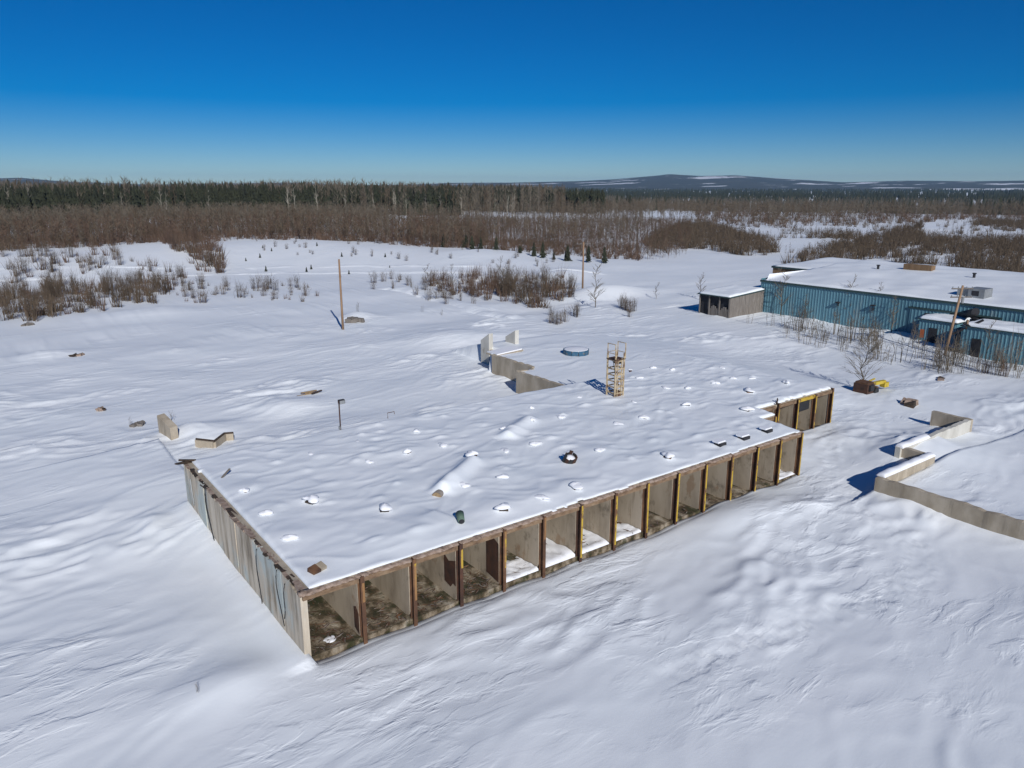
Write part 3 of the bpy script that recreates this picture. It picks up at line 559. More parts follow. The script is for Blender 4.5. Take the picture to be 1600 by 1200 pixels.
rubble(505, 386, 1.2, 'small brown rubble spot right of the far snow pile', mt=TAR, n=3, flat=.4)
rubble(1470, 593, .7, 'thin dark scrap lying in the snow below the annex', n=2, flat=.2)
p = bp(484, 609, .3); z = gz(p[0], p[1]); pk = empty('broken_pallet', (p[0], p[1], z), 'broken yellowish boards lying on the drift behind the light post', 'boards')
for i, (dx, dy, ln, a) in enumerate([(-.5, 0, 1.6, .1), (.2, .1, 1.2, -.2), (.6, -.1, 1.3, .5), (0, .25, 1.5, .05)]):
    MB().box((-ln/2, -.09, 0), (ln/2, .09, .08), Matrix.Translation((p[0]+dx, p[1]+dy, z+.05*i)) @ Matrix.Rotation(a, 4, 'Z')).build('board', TAR if i == 2 else LOGE, pk)
# yellow and rust machine by the birch
p = bp(1352, 616); x, y = p[0], p[1]; z = gz(x, y); mc = empty('old_machine', (x, y, z), 'rusted machine with a yellow boom half buried under the bare birch', 'machine')
MB().box((x-.9, y-.6, z-.3), (x+.25, y+.7, z+.85)).build('engine_housing', DRUST, mc); MB().box((x-.7, y-.8, z+.3), (x-.1, y-.61, z+.8)).build('grille', DARK, mc)
MB().box((x+.26, y-.5, z-.3), (x+1.2, y+.6, z+.4)).build('frame', RUST, mc); MB().box((x-.85, y-.55, z+.853), (x+.2, y+.6, z+1.0)).build('top_cover', RUST, mc)
M = Matrix.Translation((x+.3, y-.2, z+.55)) @ Matrix.Rotation(-.12, 4, 'Z')
MB().box((0, -.15, 0), (2.0, .15, .28), M).build('boom', YMACH, mc); MB().box((1.7, -.25, -.35), (2.3, .25, .1), M).build('boom_foot', YMACH, mc); MB().tube([(x+.2, y+.3, z+.7), (x+1.9, y+.3, z+.85)], .08, 6).build('hydraulic_tube', YMACH, mc)
MB().tube([(x+.5, y-.75, z+.1), (x+.5, y-.5, z+.1)], .35, 14).build('wheel', BLACK, mc)
# ------------------------------------------------------------------ blue warehouse
WX, WY1, WY0 = 85.4, 40.9, -34.; WH = height_at(WX, WY1, 437)
WB = empty('warehouse', (WX, WY1, 0), 'large blue corrugated warehouse with a snow-covered low roof', 'warehouse')
def corrugated(y0, y1, z0, z1, x, pitch=.42, dep=.035):
    m = MB(); y = y0; V = []; F = []
    pr = [(0, 0), (.30, 0), (.38, -dep), (.62, -dep), (.70, 0)]
    ys = []
    while y < y1:
        for a, d in pr:
            if y+a*pitch < y1: ys.append((y+a*pitch, d))
        y += pitch
    ys.append((y1, 0))
    for yy, d in ys: V += [(x+d, yy, z0), (x+d, yy, z1)]
    F = [(2*i, 2*i+1, 2*i+3, 2*i+2) for i in range(len(ys)-1)]; return m.add(V, F)
# wall in bays with two big doors
secs = [(WY0, 2.0, 0, 'wall_sheet'), (2.0, 9.5, 0, 'wall_sheet'), (9.5, 14.5, 3.4, 'wall_sheet'), (14.5, 19.2, 0, 'sliding_door'), (19.2, 25, 0, 'wall_sheet'), (25, 31, 0, 'wall_sheet'), (31, 36, 0, 'wall_sheet'), (36, WY1, 0, 'wall_sheet')]
for y0, y1, z0, nm in secs:
    corrugated(y0+.015, y1-.015, -.6 if z0 == 0 else z0, WH-.28 if nm == 'wall_sheet' else 3.5, WX-(.12 if nm == 'sliding_door' else 0)).build(nm, BLUE, WB)
corrugated(14.5, 19.2, 3.62, WH-.28, WX).build('wall_sheet', BLUE, WB)
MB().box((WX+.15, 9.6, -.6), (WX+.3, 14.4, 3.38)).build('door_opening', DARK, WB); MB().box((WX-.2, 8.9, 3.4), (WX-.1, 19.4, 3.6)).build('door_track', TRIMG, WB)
MB().box((WX+.02, WY0, -.6), (WX+1, WY1-.05, WH-.3)).build('dark_backing', DARK, WB)
MB().box((WX-.16, WY0, WH-.28), (WX+.4, WY1+.12, WH-.02)).build('eave_trim', TRIMG, WB)
MB().box((WX+.02, WY1-.04, -.6), (WX+21, WY1+.06, WH+.2)).build('end_wall', BLUE, WB)
for i, y in enumerate((28.6, 23.8, 17.0, 11.6)):
    MB().box((WX-.55, y-.25, 2.9+.2*(i % 2)), (WX-.1, y+.25, 3.05+.2*(i % 2))).box((WX-.3, y-.06, 2.5), (WX-.1, y+.06, 2.9)).build('wall_lamp', DARK, WB)
RW = 27.
def wroof(x, y): t = (x-WX)/RW; return WH+1.35*np.sin(np.clip(t*1.15, 0, 1)*math.pi/2)+.25*fbm(x/7, y/9, 3)+.10
MB().prism([(WX+.1, WY0), (WX+RW, WY0), (WX+RW, WY1-.1), (WX+.1, WY1-.1)], [WH-.25]*4, [WH-.03, WH+.9, WH+.9, WH-.03]).build('roof_deck', TRIMG, WB)
o = snow_sheet('roof_snow', np.arange(WX-.1, WX+RW, .6), np.arange(WY0, WY1+.1, .6), wroof, lambda a, b: np.ones(a.shape, bool), lambda x, y: np.where(x < WX+1, WH-.01, WH+.8), ROOFSN); o.parent = WB; o.data.transform(Matrix.Translation(-Vector(WB.location)))
x, y = bp(1523, 452, WH+1.2)[:2]; z = float(wroof(x, y))
MB().box((x-1.2, y-1.6, z-.3), (x+1.0, y+.2, z+1.0)).build('rooftop_unit', GREYM, WB); MB().box((x-1.0, y+.22, z-.3), (x+.9, y+1.5, z+.8)).build('rooftop_unit', GREYM, WB); MB().box((x-1.22, y-1.0, z+.15), (x-1.202, y-.2, z+.75)).build('unit_grille', DARK, WB)
for px, py in ((1522, 432), (1372, 419)):
    x, y = bp(px, py, WH+1.4)[:2]; z = float(wroof(x, y)); MB().tube([(x, y, z-.2), (x, y, z+.5)], .18, 8).tube([(x, y, z+.5), (x, y, z+.62)], .28, 8).build('roof_vent', DARK, WB)
x, y = bp(1436, 420, WH+1.5)[:2]; MB().box((x-.6, y-2, WH+.8), (x+.6, y+2, WH+2.1)).build('rooftop_box', BROWNW, WB)
# taller rear building
RX = WX+18; RB = empty('rear_building', (RX, 50, 0), 'brown-walled building with snowy roof rising behind the blue warehouse', 'building'); zt = height_at(RX, 51.5, 415)
MB().box((RX, 30, -.5), (RX+18, 51.5, zt-.35)).build('wall', BROWNW, RB); MB().box((RX-.2, 29.8, zt-.35), (RX+18.2, 51.7, zt-.05)).build('roof_trim', TRIMG, RB)
o = snow_sheet('roof_snow', np.arange(RX-.15, RX+18.1, .8), np.arange(29.9, 51.6, .8), lambda x, y: zt+.2+.15*fbm(x/5, y/6, 2)+.02*(x-RX), lambda a, b: np.ones(a.shape, bool), zt-.05, ROOFSN); o.parent = RB; o.data.transform(Matrix.Translation(-Vector(RB.location)))
# lean-to at the left end
a = bp(1092, 490); x0, y1 = 77.6, 45.6; y0, x1 = 40.2, WX-.2; SH = empty('lean_to_shed', (x0, y0, 0), 'weathered open shed with snowy roof against the left end of the warehouse', 'shed')
zh = height_at(x0, y0, 466)
for i in range(9):
    t0, t1 = x0+(x1-x0)*i/9+.01, x0+(x1-x0)*(i+1)/9-.01; MB().box((t0, y0-.05, -.5), (t1, y0+.05, zh+.1+random.uniform(-.06, .06)+.05*i)).build('board', WOOD, SH)
MB().box((x0+.3, y0+.1, -.5), (x0+.4, y1, zh-.1)).build('dark_backing', DARK, SH)  # near-black sheet that paints the shadow inside the open front
for yy in (y0+.1, y0+1.8, y0+3.6, y1-.1): MB().box((x0-.06, yy-.08, -.5), (x0+.08, yy+.08, zh)).build('post', WOOD, SH)
for i, yy in enumerate(np.arange(y0+.3, y0+3.4, .3)): MB().box((x0-.02, yy, -.5), (x0+.05, yy+.24, 1.2+.3*math.sin(i))).build('low_board', WOOD, SH)
MB().prism([(x0-.3, y0-.2), (x1, y0-.2), (x1, y1+.2), (x0-.3, y1+.2)], [zh+.0, zh+.5, zh+.5, zh+.0], [zh+.14, zh+.64, zh+.64, zh+.14]).build('roof', TRIMG, SH)
o = snow_sheet('roof_snow', np.arange(x0-.25, x1, .3), np.arange(y0-.1, y1+.15, .3), lambda x, y: zh+.4+.065*(x-x0)+.08*fbm(x/2, y/2, 2), lambda a, b: np.ones(a.shape, bool), lambda x, y: zh+.15+.06*(x-x0), ROOFSN); o.parent = SH; o.data.transform(Matrix.Translation(-Vector(SH.location)))
# two annexes in front of the wall
def annex(px, py, wy, dep, ytop, label):
    p = bp(px, py); x0, y1 = p[0], p[1]; y0 = y1-wy; x1 = x0+dep; zt = height_at(x0, y1, ytop); r = empty('blue_annex', (x0, y0, 0), label, 'shed', 'blue annex sheds')
    n = int(wy/1.1)
    for i in range(n): corrugated(y0+wy*i/n+.01, y0+wy*(i+1)/n-.01, -.6, zt-.1, x0, .37, .04).build('wall_sheet', BLUE, r)
    MB().box((x0+.01, y0+.02, -.6), (x1, y1-.02, zt-.12)).build('body', BLUE, r); MB().box((x0-.2, y0-.15, zt-.1), (x1+.1, y1+.15, zt+.02)).build('roof', TRIMG, r)
    o = snow_sheet('roof_snow', np.arange(x0-.18, x1+.1, .25), np.arange(y0-.12, y1+.12, .25), lambda x, y: zt+.36+.1*fbm(x/2, y/2, 2), lambda a, b: np.ones(a.shape, bool), zt+.021, ROOFSN); o.parent = r; o.data.transform(Matrix.Translation(-Vector(r.location)))
    MB().box((x0-.08, y1-2.2, -.6), (x0-.045, y1-1.2, 1.9)).build('door', DARK, r); return r, x0, y0, y1, zt
an, ax, ay0, ay1, az = annex(1432, 534, 4.2, 4.0, 497, 'smaller blue annex shed with snowy roof left of the crossed beams')
MB().box((ax-.12, ay1-.75, .6), (ax-.085, ay1-.3, 1.6)).build('orange_panel', ORANGE, an)
an2, bx0, by0, by1, bz = annex(1497, 552, 14, 4.5, 508, 'longer blue annex shed with snowy roof at the right edge behind pole')
p = bp(1522, 487, 4.2); dk = empty('exhaust_duct', tuple(p), 'black round duct lying over the annex roofs', 'duct')
MB().tube([(p[0]-.2, p[1]-.2, p[2]), (p[0]+2.6, p[1]+2.6, p[2]-1.1)], .45, 16).build('duct_pipe', BLACK, dk, True); MB().tube([(p[0]-.25, p[1]-.25, p[2]), (p[0]-.201, p[1]-.201, p[2])], .47, 16).build('flange', DARK, dk)
MB().tube([(p[0]+1.8, p[1]+1.8, p[2]-.9), (p[0]+1.8, p[1]+1.8, .5)], .12, 8).build('support_leg', DARK, dk)
for i, (q0, q1, lab) in enumerate([((1488, 522), (1537, 500), 'dark beam rising to the right across the annex roofs'), ((1505, 505), (1545, 520), 'dark beam dropping to the right across the annex roofs'), ((1512, 500), (1508, 530), 'short upright timber between the annex sheds')]):
    def onx(q, X): d = _f+_r*(q[0]-800)/FPX-_u*(q[1]-600)/FPX; return CAM+d*((X-CAM[0])/d[0])
    a, b = onx(q0, bx0-.35), onx(q1, bx0+.6)
    tag(MB().tube([tuple(a), tuple(b)], .13, 4).build('timber_beam', DARK if i < 2 else POLEW), lab, 'beam', 'beams on the annex roofs')
p = bp(1578, 560); q = np.array([p[0], p[1]-1.6, height_at(p[0], p[1]-1.6, 518)])
tag(MB().tube([(p[0], p[1], -.4), tuple(q)], [.16, .12], 8).build('leaning_post', PALEB), 'pale leaning timber post at the right edge by the annex', 'post')
p = bp(1560, 553); tag(MB().box((p[0]-.25, p[1]-.35, -.3), (p[0]+.25, p[1]+.35, 1.25)).box((p[0]-.3, p[1]-.4, 1.25), (p[0]+.3, p[1]+.4, 1.33)).build('yellow_cabinet', YMACH), 'yellow metal cabinet beside the leaning post', 'cabinet')
p = bp(1490, 550); tag(MB().box((p[0]-.3, p[1]-1.1, gz(p[0], p[1])-.1), (p[0]+.3, p[1]+.9, .35)).box((p[0]-.35, p[1]-1.15, .35), (p[0]+.35, p[1]+.95, .40)).build('dark_crate', DARK), 'dark low crate in the snow before the annex', 'crate')
# ------------------------------------------------------------------ utility poles
def upole(px, py, ytop, lab, arm=True, lean=0, arms=1, r0=.16):
    p = bp(px, py); x, y = p[0], p[1]; z = gz(x, y); zt = height_at(x, y, ytop); o = empty('utility_pole', (x, y, z), lab, 'utility pole', 'utility poles')
    tx_, ty_ = x+lean*_r[0], y+lean*_r[1]
    MB().tube([(x, y, z-.5), (tx_, ty_, zt)], [r0, r0*.7], 10).build('pole', POLEW, o, True)
    if arm:
        for i in range(arms):
            za = zt-.35-.9*i; c = np.array([tx_, ty_, za]); d = _r*1.15
            ca_ = MB().tube([tuple(c-d), tuple(c+d)], .07, 4).build('crossarm', WOOD, o)
            for s in (-.95, -.4, .4, .95): q = c+_r*s*1.1; MB().tube([(q[0], q[1], za+.06), (q[0], q[1], za+.24)], [.05, .035], 6).build('insulator', GREYM, ca_)
        MB().tube([(tx_+_r[0]*.2, ty_+_r[1]*.2, zt-1.9), (tx_+_r[0]*.2, ty_+_r[1]*.2, zt-1.2)], .15, 8).build('fuse_can', GREYM, o)
    return o
upole(536, 515, 405, 'bare reddish utility pole without crossarm standing alone in the snowfield', False)
upole(910, 461, 378, 'utility pole with small crossarm among the shrubs left of the warehouse', True, 0, 1, .17)
upole(1475, 556, 446, 'utility pole with crossarms leaning in front of the blue annex', True, .9, 2)
p = bp(770, 384); 
# ------------------------------------------------------------------ plants
def cone(V, F, p, q, r, mid=None):
    p = Vector(p); q = Vector(q); d = (q-p); a = d.orthogonal().normalized(); b = d.cross(a).normalized(); k = len(V)
    if mid is None:
        V += [tuple(p+(a*math.cos(t)+b*math.sin(t))*r) for t in (0, 2.1, 4.2)]+[tuple(q)]; F += [(k, k+1, k+3), (k+1, k+2, k+3), (k+2, k, k+3)]
    else:
        m = Vector(mid); V += [tuple(p+(a*math.cos(t)+b*math.sin(t))*r) for t in (0, 2.1, 4.2)]+[tuple(m+(a*math.cos(t)+b*math.sin(t))*r*.7) for t in (0, 2.1, 4.2)]+[tuple(q)]
        for i in range(3): j = (i+1) % 3; F += [(k+i, k+j, k+3+j), (k+i, k+3+j, k+3+i), (k+3+i, k+3+j, k+6)]
def rv(s): return Vector((random.gauss(0, s), random.gauss(0, s), random.gauss(0, s)))
def shrub_geo(n=26, h=1., spread=.45, r=.012):
    V, F = [], []
    for i in range(n):
        a = random.uniform(0, 6.28); b = Vector((math.cos(a), math.sin(a), 0))*random.uniform(0, .22); hh = h*random.uniform(.45, 1)
        q = b*(1+spread*3*random.random())+Vector((0, 0, hh))+rv(.06)*1; m = b*1.3+Vector((0, 0, hh*.5))+rv(.03)
        b.z = -.25; cone(V, F, b, q, r, m)
        for t in range(4):
            s = m.lerp(q, random.uniform(0, .8)); e = s+(q-m).normalized()*hh*.28+rv(.13)*h; cone(V, F, s, e, r*.55)
    return np.array(V), np.array(F)
def aspen_geo(h=1., r=.011, nb=20, cr=.17):
    V, F = [], []; top = Vector((random.gauss(0, .03), random.gauss(0, .03), 1)); mid = Vector((random.gauss(0, .015), random.gauss(0, .015), .5)); cone(V, F, (0, 0, -.03), top, r, mid)
    for i in range(nb):
        t = random.uniform(.3, .97); s = Vector((0, 0, t)) if t < .5 else mid.lerp(top, (t-.5)*2); a = random.uniform(0, 6.28); ln = cr*(1.25-t)*random.uniform(.7, 1.4)
        e = s+Vector((math.cos(a)*ln, math.sin(a)*ln, ln*random.uniform(.7, 1.5))); cone(V, F, s, e, r*.42)
        e2 = s.lerp(e, .5)+Vector((random.gauss(0, .05), random.gauss(0, .05), .07)); cone(V, F, s.lerp(e, .45), e2, r*.3)
    return np.array(V)*h, np.array(F)
def conifer_geo(nl=9, rb=.16):
    V, F = [], []; cone(V, F, (0, 0, -.03), (0, 0, .99), .014)
    for i in range(nl):
        t = .06+.9*i/nl; z0 = t; z1 = min(1.0, t+.20); r0 = rb*(1-t)**.8*random.uniform(.85, 1.15)+.012; k = len(V); ns = 9
        for j in range(ns):
            a = 6.283*j/ns+i; rr = r0*(1.25 if j % 2 else .55)*random.uniform(.8, 1.2); V.append((rr*math.cos(a), rr*math.sin(a), z0-.02*(j % 2)-.015*random.random()))
        V.append((0, 0, z1)); F += [(k+j, k+(j+1) % ns, k+ns) for j in range(ns)]
    return np.array(V), np.array(F)
def protos_of(fn, count, mt, name, **k):
    out = []
    for i in range(count):
        V, F = fn(**k); out.append((V, F, big_mesh(name, V, F, mt, False)))
    return out
def tri(V, F, p, q, w):
    d = q-p; a = d.cross(Vector((random.gauss(0, 1), random.gauss(0, 1), random.gauss(0, 1)))).normalized()*w*.5; k = len(V)
    V += [tuple(p-a), tuple(p+a), tuple(q)]; F.append((k, k+1, k+2))
def far_aspen(nb=17, w=.018, cr=.17, lo=.22):
    V, F = [], []; top = Vector((random.gauss(0, .03), random.gauss(0, .03), 1)); cone(V, F, (0, 0, -.03), top, .008)
    for i in range(nb):
        t = random.uniform(lo, .95); s = top*t; a = random.uniform(0, 6.28); ln = cr*(1.3-t)*random.uniform(.7, 1.4)
        e = s+Vector((math.cos(a)*ln, math.sin(a)*ln, ln*random.uniform(.7, 1.6))); tri(V, F, s, e, w)
        m = s.lerp(e, .4); tri(V, F, m, m+Vector((random.gauss(0, .06), random.gauss(0, .06), .11)), w*.8)
    return np.array(V), np.array(F)
def far_shrub(n=20, w=.035, sp=.34):
    V, F = [], []
    for i in range(n):
        a = random.uniform(0, 6.28); b = Vector((math.cos(a), math.sin(a), 0)); p = b*random.uniform(0, .25); p.z = -.05
        tri(V, F, p, b*random.uniform(.05, sp*1.6)+Vector((0, 0, random.uniform(.5, 1))), w)
    return np.array(V), np.array(F)
def far_conifer():
    V, F = [], []
    for z0, z1, r in ((.05, .55, .19), (.3, .8, .14), (.55, 1., .09)):
        k = len(V); V += [(r*random.uniform(.7, 1.3)*math.cos(a), r*random.uniform(.7, 1.3)*math.sin(a), z0+random.uniform(-.04, .04)) for a in np.linspace(0, 6.283, 6)[:-1]]+[(0, 0, z1)]; F += [(k+j, k+(j+1) % 5, k+5) for j in range(5)]
    return np.array(V), np.array(F)
SHB = protos_of(shrub_geo, 6, BARK, 'shrub', r=.0065, n=30); SHR = protos_of(shrub_geo, 4, REDB, 'shrub', r=.0065, spread=.3, n=30)
SAP = protos_of(shrub_geo, 4, GREYB, 'sapling', n=6, spread=.25, r=.012)
ASB = protos_of(far_aspen, 6, BARK, 'aspen'); ASG = protos_of(far_aspen, 6, GREYB, 'aspen', w=.014); ASW = protos_of(aspen_geo, 3, PALEB, 'aspen', r=.010, nb=12); CON = protos_of(conifer_geo, 6, NEEDLE, 'conifer')
ASR = protos_of(far_aspen, 5, REDB, 'aspen', lo=.1, cr=.2); BRB = protos_of(far_shrub, 5, BARK, 'brush'); BRR = protos_of(far_shrub, 5, REDB, 'brush'); FCON = protos_of(far_conifer, 6, NEEDLE, 'conifer')
def place(pr, name, x, y, h, wd, label, cat, group):
    o = link(name, pr[2]); o.location = (x, y, gz(x, y)-.02); o.scale = (h*wd, h*wd, h); o.rotation_euler = (0, 0, random.uniform(0, 6.28)); tag(o, label, cat, group); return o
def poly_pts(P, n):
    P = np.array(P, float); out = []; lo, hi = P.min(0), P.max(0)
    while len(out) < n:
        q = RNG.uniform(lo, hi, (n*4, 2)); q = q[inside(q[:, 0], q[:, 1], [tuple(a) for a in P])]; out += q.tolist()
    return out[:n]
zones = [ # polygon px, count, height m, kind, label, group
 ([(0, 400), (110, 393), (200, 420), (330, 440), (200, 470), (0, 480)], 60, (2.5, 4.2), SHB, 'bare brown shrub in the left thicket on the slope above the track', 'shrubs of the left slope thicket'),
 ([(0, 455), (200, 440), (290, 450), (230, 478), (60, 503), (0, 505)], 46, (2.6, 4.4), SHB, 'bare brown shrub in the dense thicket at the left field edge', 'shrubs of the left field-edge thicket'),
 ([(230, 440), (500, 448), (500, 474), (280, 474)], 30, (1.5, 3), SHB, 'small bare shrub in the sparse row below the track at left', 'shrubs of the sparse row at left'),
 ([(195, 380), (235, 380), (345, 412), (352, 430), (310, 428)], 46, (3, 4.6), SHR, 'reddish bare shrub in the diagonal strip on the left slope', 'shrubs of the diagonal strip'),
 ([(570, 436), (630, 436), (740, 470), (755, 488), (660, 468), (575, 452)], 22, (1.4, 2.6), SHB, 'small bare shrub in the slanting row right of the leftmost pole', 'shrubs of the slanting row'),
 ([(655, 440), (780, 432), (800, 462), (780, 474), (690, 456)], 28, (2.2, 3.6), SHR, 'reddish bare shrub in the central thicket behind the drift', 'shrubs of the central thicket, left part'),
 ([(770, 440), (890, 440), (900, 470), (860, 484), (790, 474)], 30, (2.5, 4.8), SHB, 'bare brown shrub in the taller right part of the central thicket', 'shrubs of the central thicket, right part'),
 ([(850, 492), (920, 490), (925, 508), (860, 506)], 9, (1.3, 2.4), SHB, 'small bare shrub at the near foot of the central thicket', 'shrubs below the central thicket'),
 ([(970, 478), (1008, 476), (1010, 497), (975, 496)], 7, (1.6, 2.8), SHB, 'bare shrub in the small clump right of the crossarm pole', 'shrubs of the small clump'),
 ([(380, 386), (640, 390), (900, 410), (880, 425), (400, 412)], 60, (.8, 2.0), SHB, 'low bare bush dotted over the bank behind the track', 'bushes dotted on the bank')]
for P, n, (h0, h1), pr, lab, grp in zones:
    for (px, py) in poly_pts(P, n):
        q = bp(px, py); place(random.choice(pr), 'bare_shrub' if h1 > 2 else 'low_bush', q[0], q[1], random.uniform(h0, h1), random.uniform(.8, 1.2), lab, 'shrub', grp)
for px, py, h in ((205, 664, .9), (268, 655, 1.1), (560, 497, 1.6), (690, 492, 1.2), (660, 488, 1.0), (1170, 505, 2), (1590, 470, 2.5), (310, 1088, .5)):
    q = bp(px, py); place(random.choice(SAP), 'bare_sapling', q[0], q[1], h, .8, 'thin bare sapling standing alone in open snow', 'sapling', 'lone saplings')
for (px, py) in poly_pts([(1180, 505), (1330, 520), (1600, 568), (1600, 590), (1450, 580), (1300, 545), (1180, 522)], 95):
    q = bp(px, py); place(random.choice(SAP), 'bare_sapling', q[0], q[1], random.uniform(1.2, 4.0), .9, 'thin bare sapling in the sparse strip before the blue warehouse', 'sapling', 'saplings before the warehouse')
for (px, py) in poly_pts([(1510, 560), (1600, 570), (1600, 590), (1530, 582)], 6):
    q = bp(px, py); place(random.choice(SHR), 'bare_shrub', q[0], q[1], random.uniform(1.4, 2.2), .9, 'reddish bare shrub at the right edge before the annex', 'shrub', 'shrubs by the annex')
# detailed bare birches
def birch(px, py, ytop, lab, grp=None, dens=34, mtw=GREYB, spread=.2):
    q = bp(px, py); x, y = q[0], q[1]; z = gz(x, y); h = height_at(x, y, ytop)-z; o = empty('bare_tree', (x, y, z), lab, 'tree', grp)
    st = random.getstate(); bend = [Vector((0, 0, -.3))]+[Vector((random.gauss(0, .012)*h*i, random.gauss(0, .012)*h*i, h*i/6)) for i in range(1, 7)]
    MB().tube([b+Vector((x, y, z)) for b in bend], [.011*h*(1-i/7.2)+.008 for i in range(7)], 6).build('trunk', mtw, o, True)
    V, F = [], []
    for i in range(dens):
        t = random.uniform(.12, .97); k = min(5, int(t*6)); s = bend[k].lerp(bend[k+1], t*6-k); a = random.uniform(0, 6.28); ln = h*spread*(1.2-t)*random.uniform(.6, 1.3)
        e = s+Vector((math.cos(a)*ln, math.sin(a)*ln, ln*random.uniform(.6, 1.4))); cone(V, F, s, e, .0042*h*(1.3-t), s.lerp(e, .5)+rv(.05*ln))
        for j in range(7):
            s2 = s.lerp(e, random.uniform(.3, .95)); cone(V, F, s2, s2+(e-s)*.35+rv(.16*ln), .0026*h)
    link('crown', big_mesh('crown', np.array(V), np.array(F), mtw, False), o)
birch(1345, 612, 512, 'bare birch growing over the old yellow machine', None, 60, GREYB, .26)
for i, (px, py, yt, lab) in enumerate([(1093, 468, 425, 'bare tree left of the open shed'), (1219, 495, 420, 'bare tree before the left part of the blue wall'), (1325, 508, 430, 'bare tree at the middle of the blue wall, thick crown'), (1369, 514, 440, 'bare dark tree just right of the thick-crowned one at the wall'),
    (1392, 522, 462, 'low bare tree near the sliding door'), (1258, 500, 458, 'small bare tree by the third wall sheet'), (1305, 506, 475, 'short bare tree under the wall lamp'), (930, 482, 412, 'slim bare tree right of the crossarm pole'), (785, 462, 398, 'tallest bare tree in the central thicket'), (800, 464, 415, 'second tall bare tree in the central thicket'),
    (1425, 545, 500, 'bare tree in front of the smaller annex'), (1540, 563, 500, 'bare tree in front of the longer annex'), (1345, 533, 495, 'slim bare tree below the middle of the blue wall'), (1025, 468, 440, 'slim bare tree midway between crossarm pole and shed'), (708, 452, 412, 'bare tree at the left end of the central thicket'), (668, 450, 412, 'slim bare tree near the slanting shrub row')]):
    birch(px, py, yt, lab, None, 40, GREYB if i % 3 else BARK)
# forests: largest-showing individuals as things, the rest as mass
def forest(pts, pr, label, group, name, cat, nind, stuffname, stufflab):
    pts = sorted(pts, key=lambda p: -p[2]/math.hypot(p[0]-CAM[0], p[1]-CAM[1]))
    G = ground(np.array([p[0] for p in pts]), np.array([p[1] for p in pts])) if pts else []
    VV, FF, MI = [], [], []; k = 0; mats = list(dict.fromkeys(q[2].materials[0] for q in pr))
    for i, (x, y, h, wd) in enumerate(pts):
        a = random.uniform(0, 6.28); q = random.choice(pr)
        if i < nind:
            o = link(name, q[2]); o.location = (x, y, G[i]); o.scale = (h*wd, h*wd, h); o.rotation_euler = (0, 0, a); tag(o, label, cat, group)
        else:
            c, s = math.cos(a)*h*wd, math.sin(a)*h*wd; V = q[0]; MI.append(np.full(len(q[1]), mats.index(q[2].materials[0]))); VV.append(np.stack([V[:, 0]*c-V[:, 1]*s+x, V[:, 0]*s+V[:, 1]*c+y, V[:, 2]*h+G[i]], -1)); FF.append(q[1]+k); k += len(V)
    if VV:
        me = big_mesh(stuffname, np.concatenate(VV), np.concatenate(FF), mats[0], False)
        for m in mats[1:]: me.materials.append(m)
        me.polygons.foreach_set('material_index', np.concatenate(MI).astype(np.int32)); tag(link(stuffname, me), stufflab, 'forest', None, 'stuff')
def polar_pts(n, x0, x1, d0, d1, h0, h1, wd=1., dens=None):
    out = []; a0, a1 = math.atan((x0-800)/FPX)+YAW, math.atan((x1-800)/FPX)+YAW
    while len(out) < n:
        a = RNG.uniform(a0, a1); px = 800+FPX*math.tan(a-YAW); lo = d0(px) if callable(d0) else d0; hi = d1(px) if callable(d1) else d1
        d = math.sqrt(RNG.uniform(lo*lo, hi*hi)); x, y = CAM[0]+math.sin(a)*d, CAM[1]+math.cos(a)*d
        if dens is not None and RNG.random() > dens(x, y, px, d): continue
        out.append((x, y, RNG.uniform(h0, h1), wd))
    return out
cx_ = np.array([c[0] for c in _cr], float)
edge = lambda px: float(np.interp(px, cx_, _cdist))+5
def noise01(s, o, lo, hi): return lambda x, y, px, d: float(sstep(lo, hi, fbm(np.array(x/s+o), np.array(y/s), 2)))
def row_of(x, y):
    d = np.array([x, y, 0.])-CAM; return 600-FPX*(d@_u)/(d@_f)
def belt(polys): 
    def f(x, y, px, d):
        v = row_of(x, y)
        for P, k in polys:
            if inside(np.array(px), np.array(v), P): return k if k >= 1 else float(sstep(.5-k, .8-k, .5+fbm(np.array(x/22.), np.array(y/10.), 2)))
        return 0
    return f
lane = lambda x, y, px, d: 0 if (700 < px < 900 and 352 < row_of(x, y) < 355.5) or (900 <= px < 1080 and 347 < row_of(x, y) < 350.5) else 1
# brush mass filling the near thickets
th = []
for P, n, h0, h1 in ((zones[0][0], 90, 1.5, 3.2), (zones[1][0], 110, 1.5, 3.4), (zones[3][0], 120, 2.5, 4.4), (zones[5][0], 60, 1.5, 3), (zones[6][0], 60, 1.5, 3.4), (zones[2][0], 30, .8, 1.6)):
    th += [(*bp(px, py)[:2], RNG.uniform(h0, h1), 1.) for px, py in poly_pts(P, n)]
forest(th, BRB+BRR, '', '', 'brush', 'brush', 0, 'brush', 'low brown undergrowth between the shrubs of the thickets')
# left: willow and young aspen behind the bank, then conifers, then tall mixed wood
forest(polar_pts(2600, -150, 760, edge, lambda px: edge(px)+55, 3.5, 6.8, 1.1), ASR+ASB[:4]+ASG[:3], 'young bare aspen in the front rank behind the snow bank', 'front-rank aspens behind the bank', 'aspen', 'tree', 120, 'aspen_wood', 'reddish young aspen wood behind the snow bank')
forest(polar_pts(1500, -150, 1000, edge, lambda px: edge(px)+40, 1.5, 3, 1.2), BRR, '', '', 'brush', 'brush', 0, 'brush', 'reddish undergrowth along the foot of the brown wood')
forest(polar_pts(4200, -150, 1000, lambda px: edge(px)+25, lambda px: 370 if px < 620 else 520, 5, 8, 1.1, lane), ASB+ASG, 'bare brown aspen in the wood behind the snow bank', 'brown aspens behind the bank', 'aspen', 'tree', 170, 'aspen_wood', 'bare brown aspen wood behind the snow bank')
cd_ = noise01(60, 5, -.45, .0)
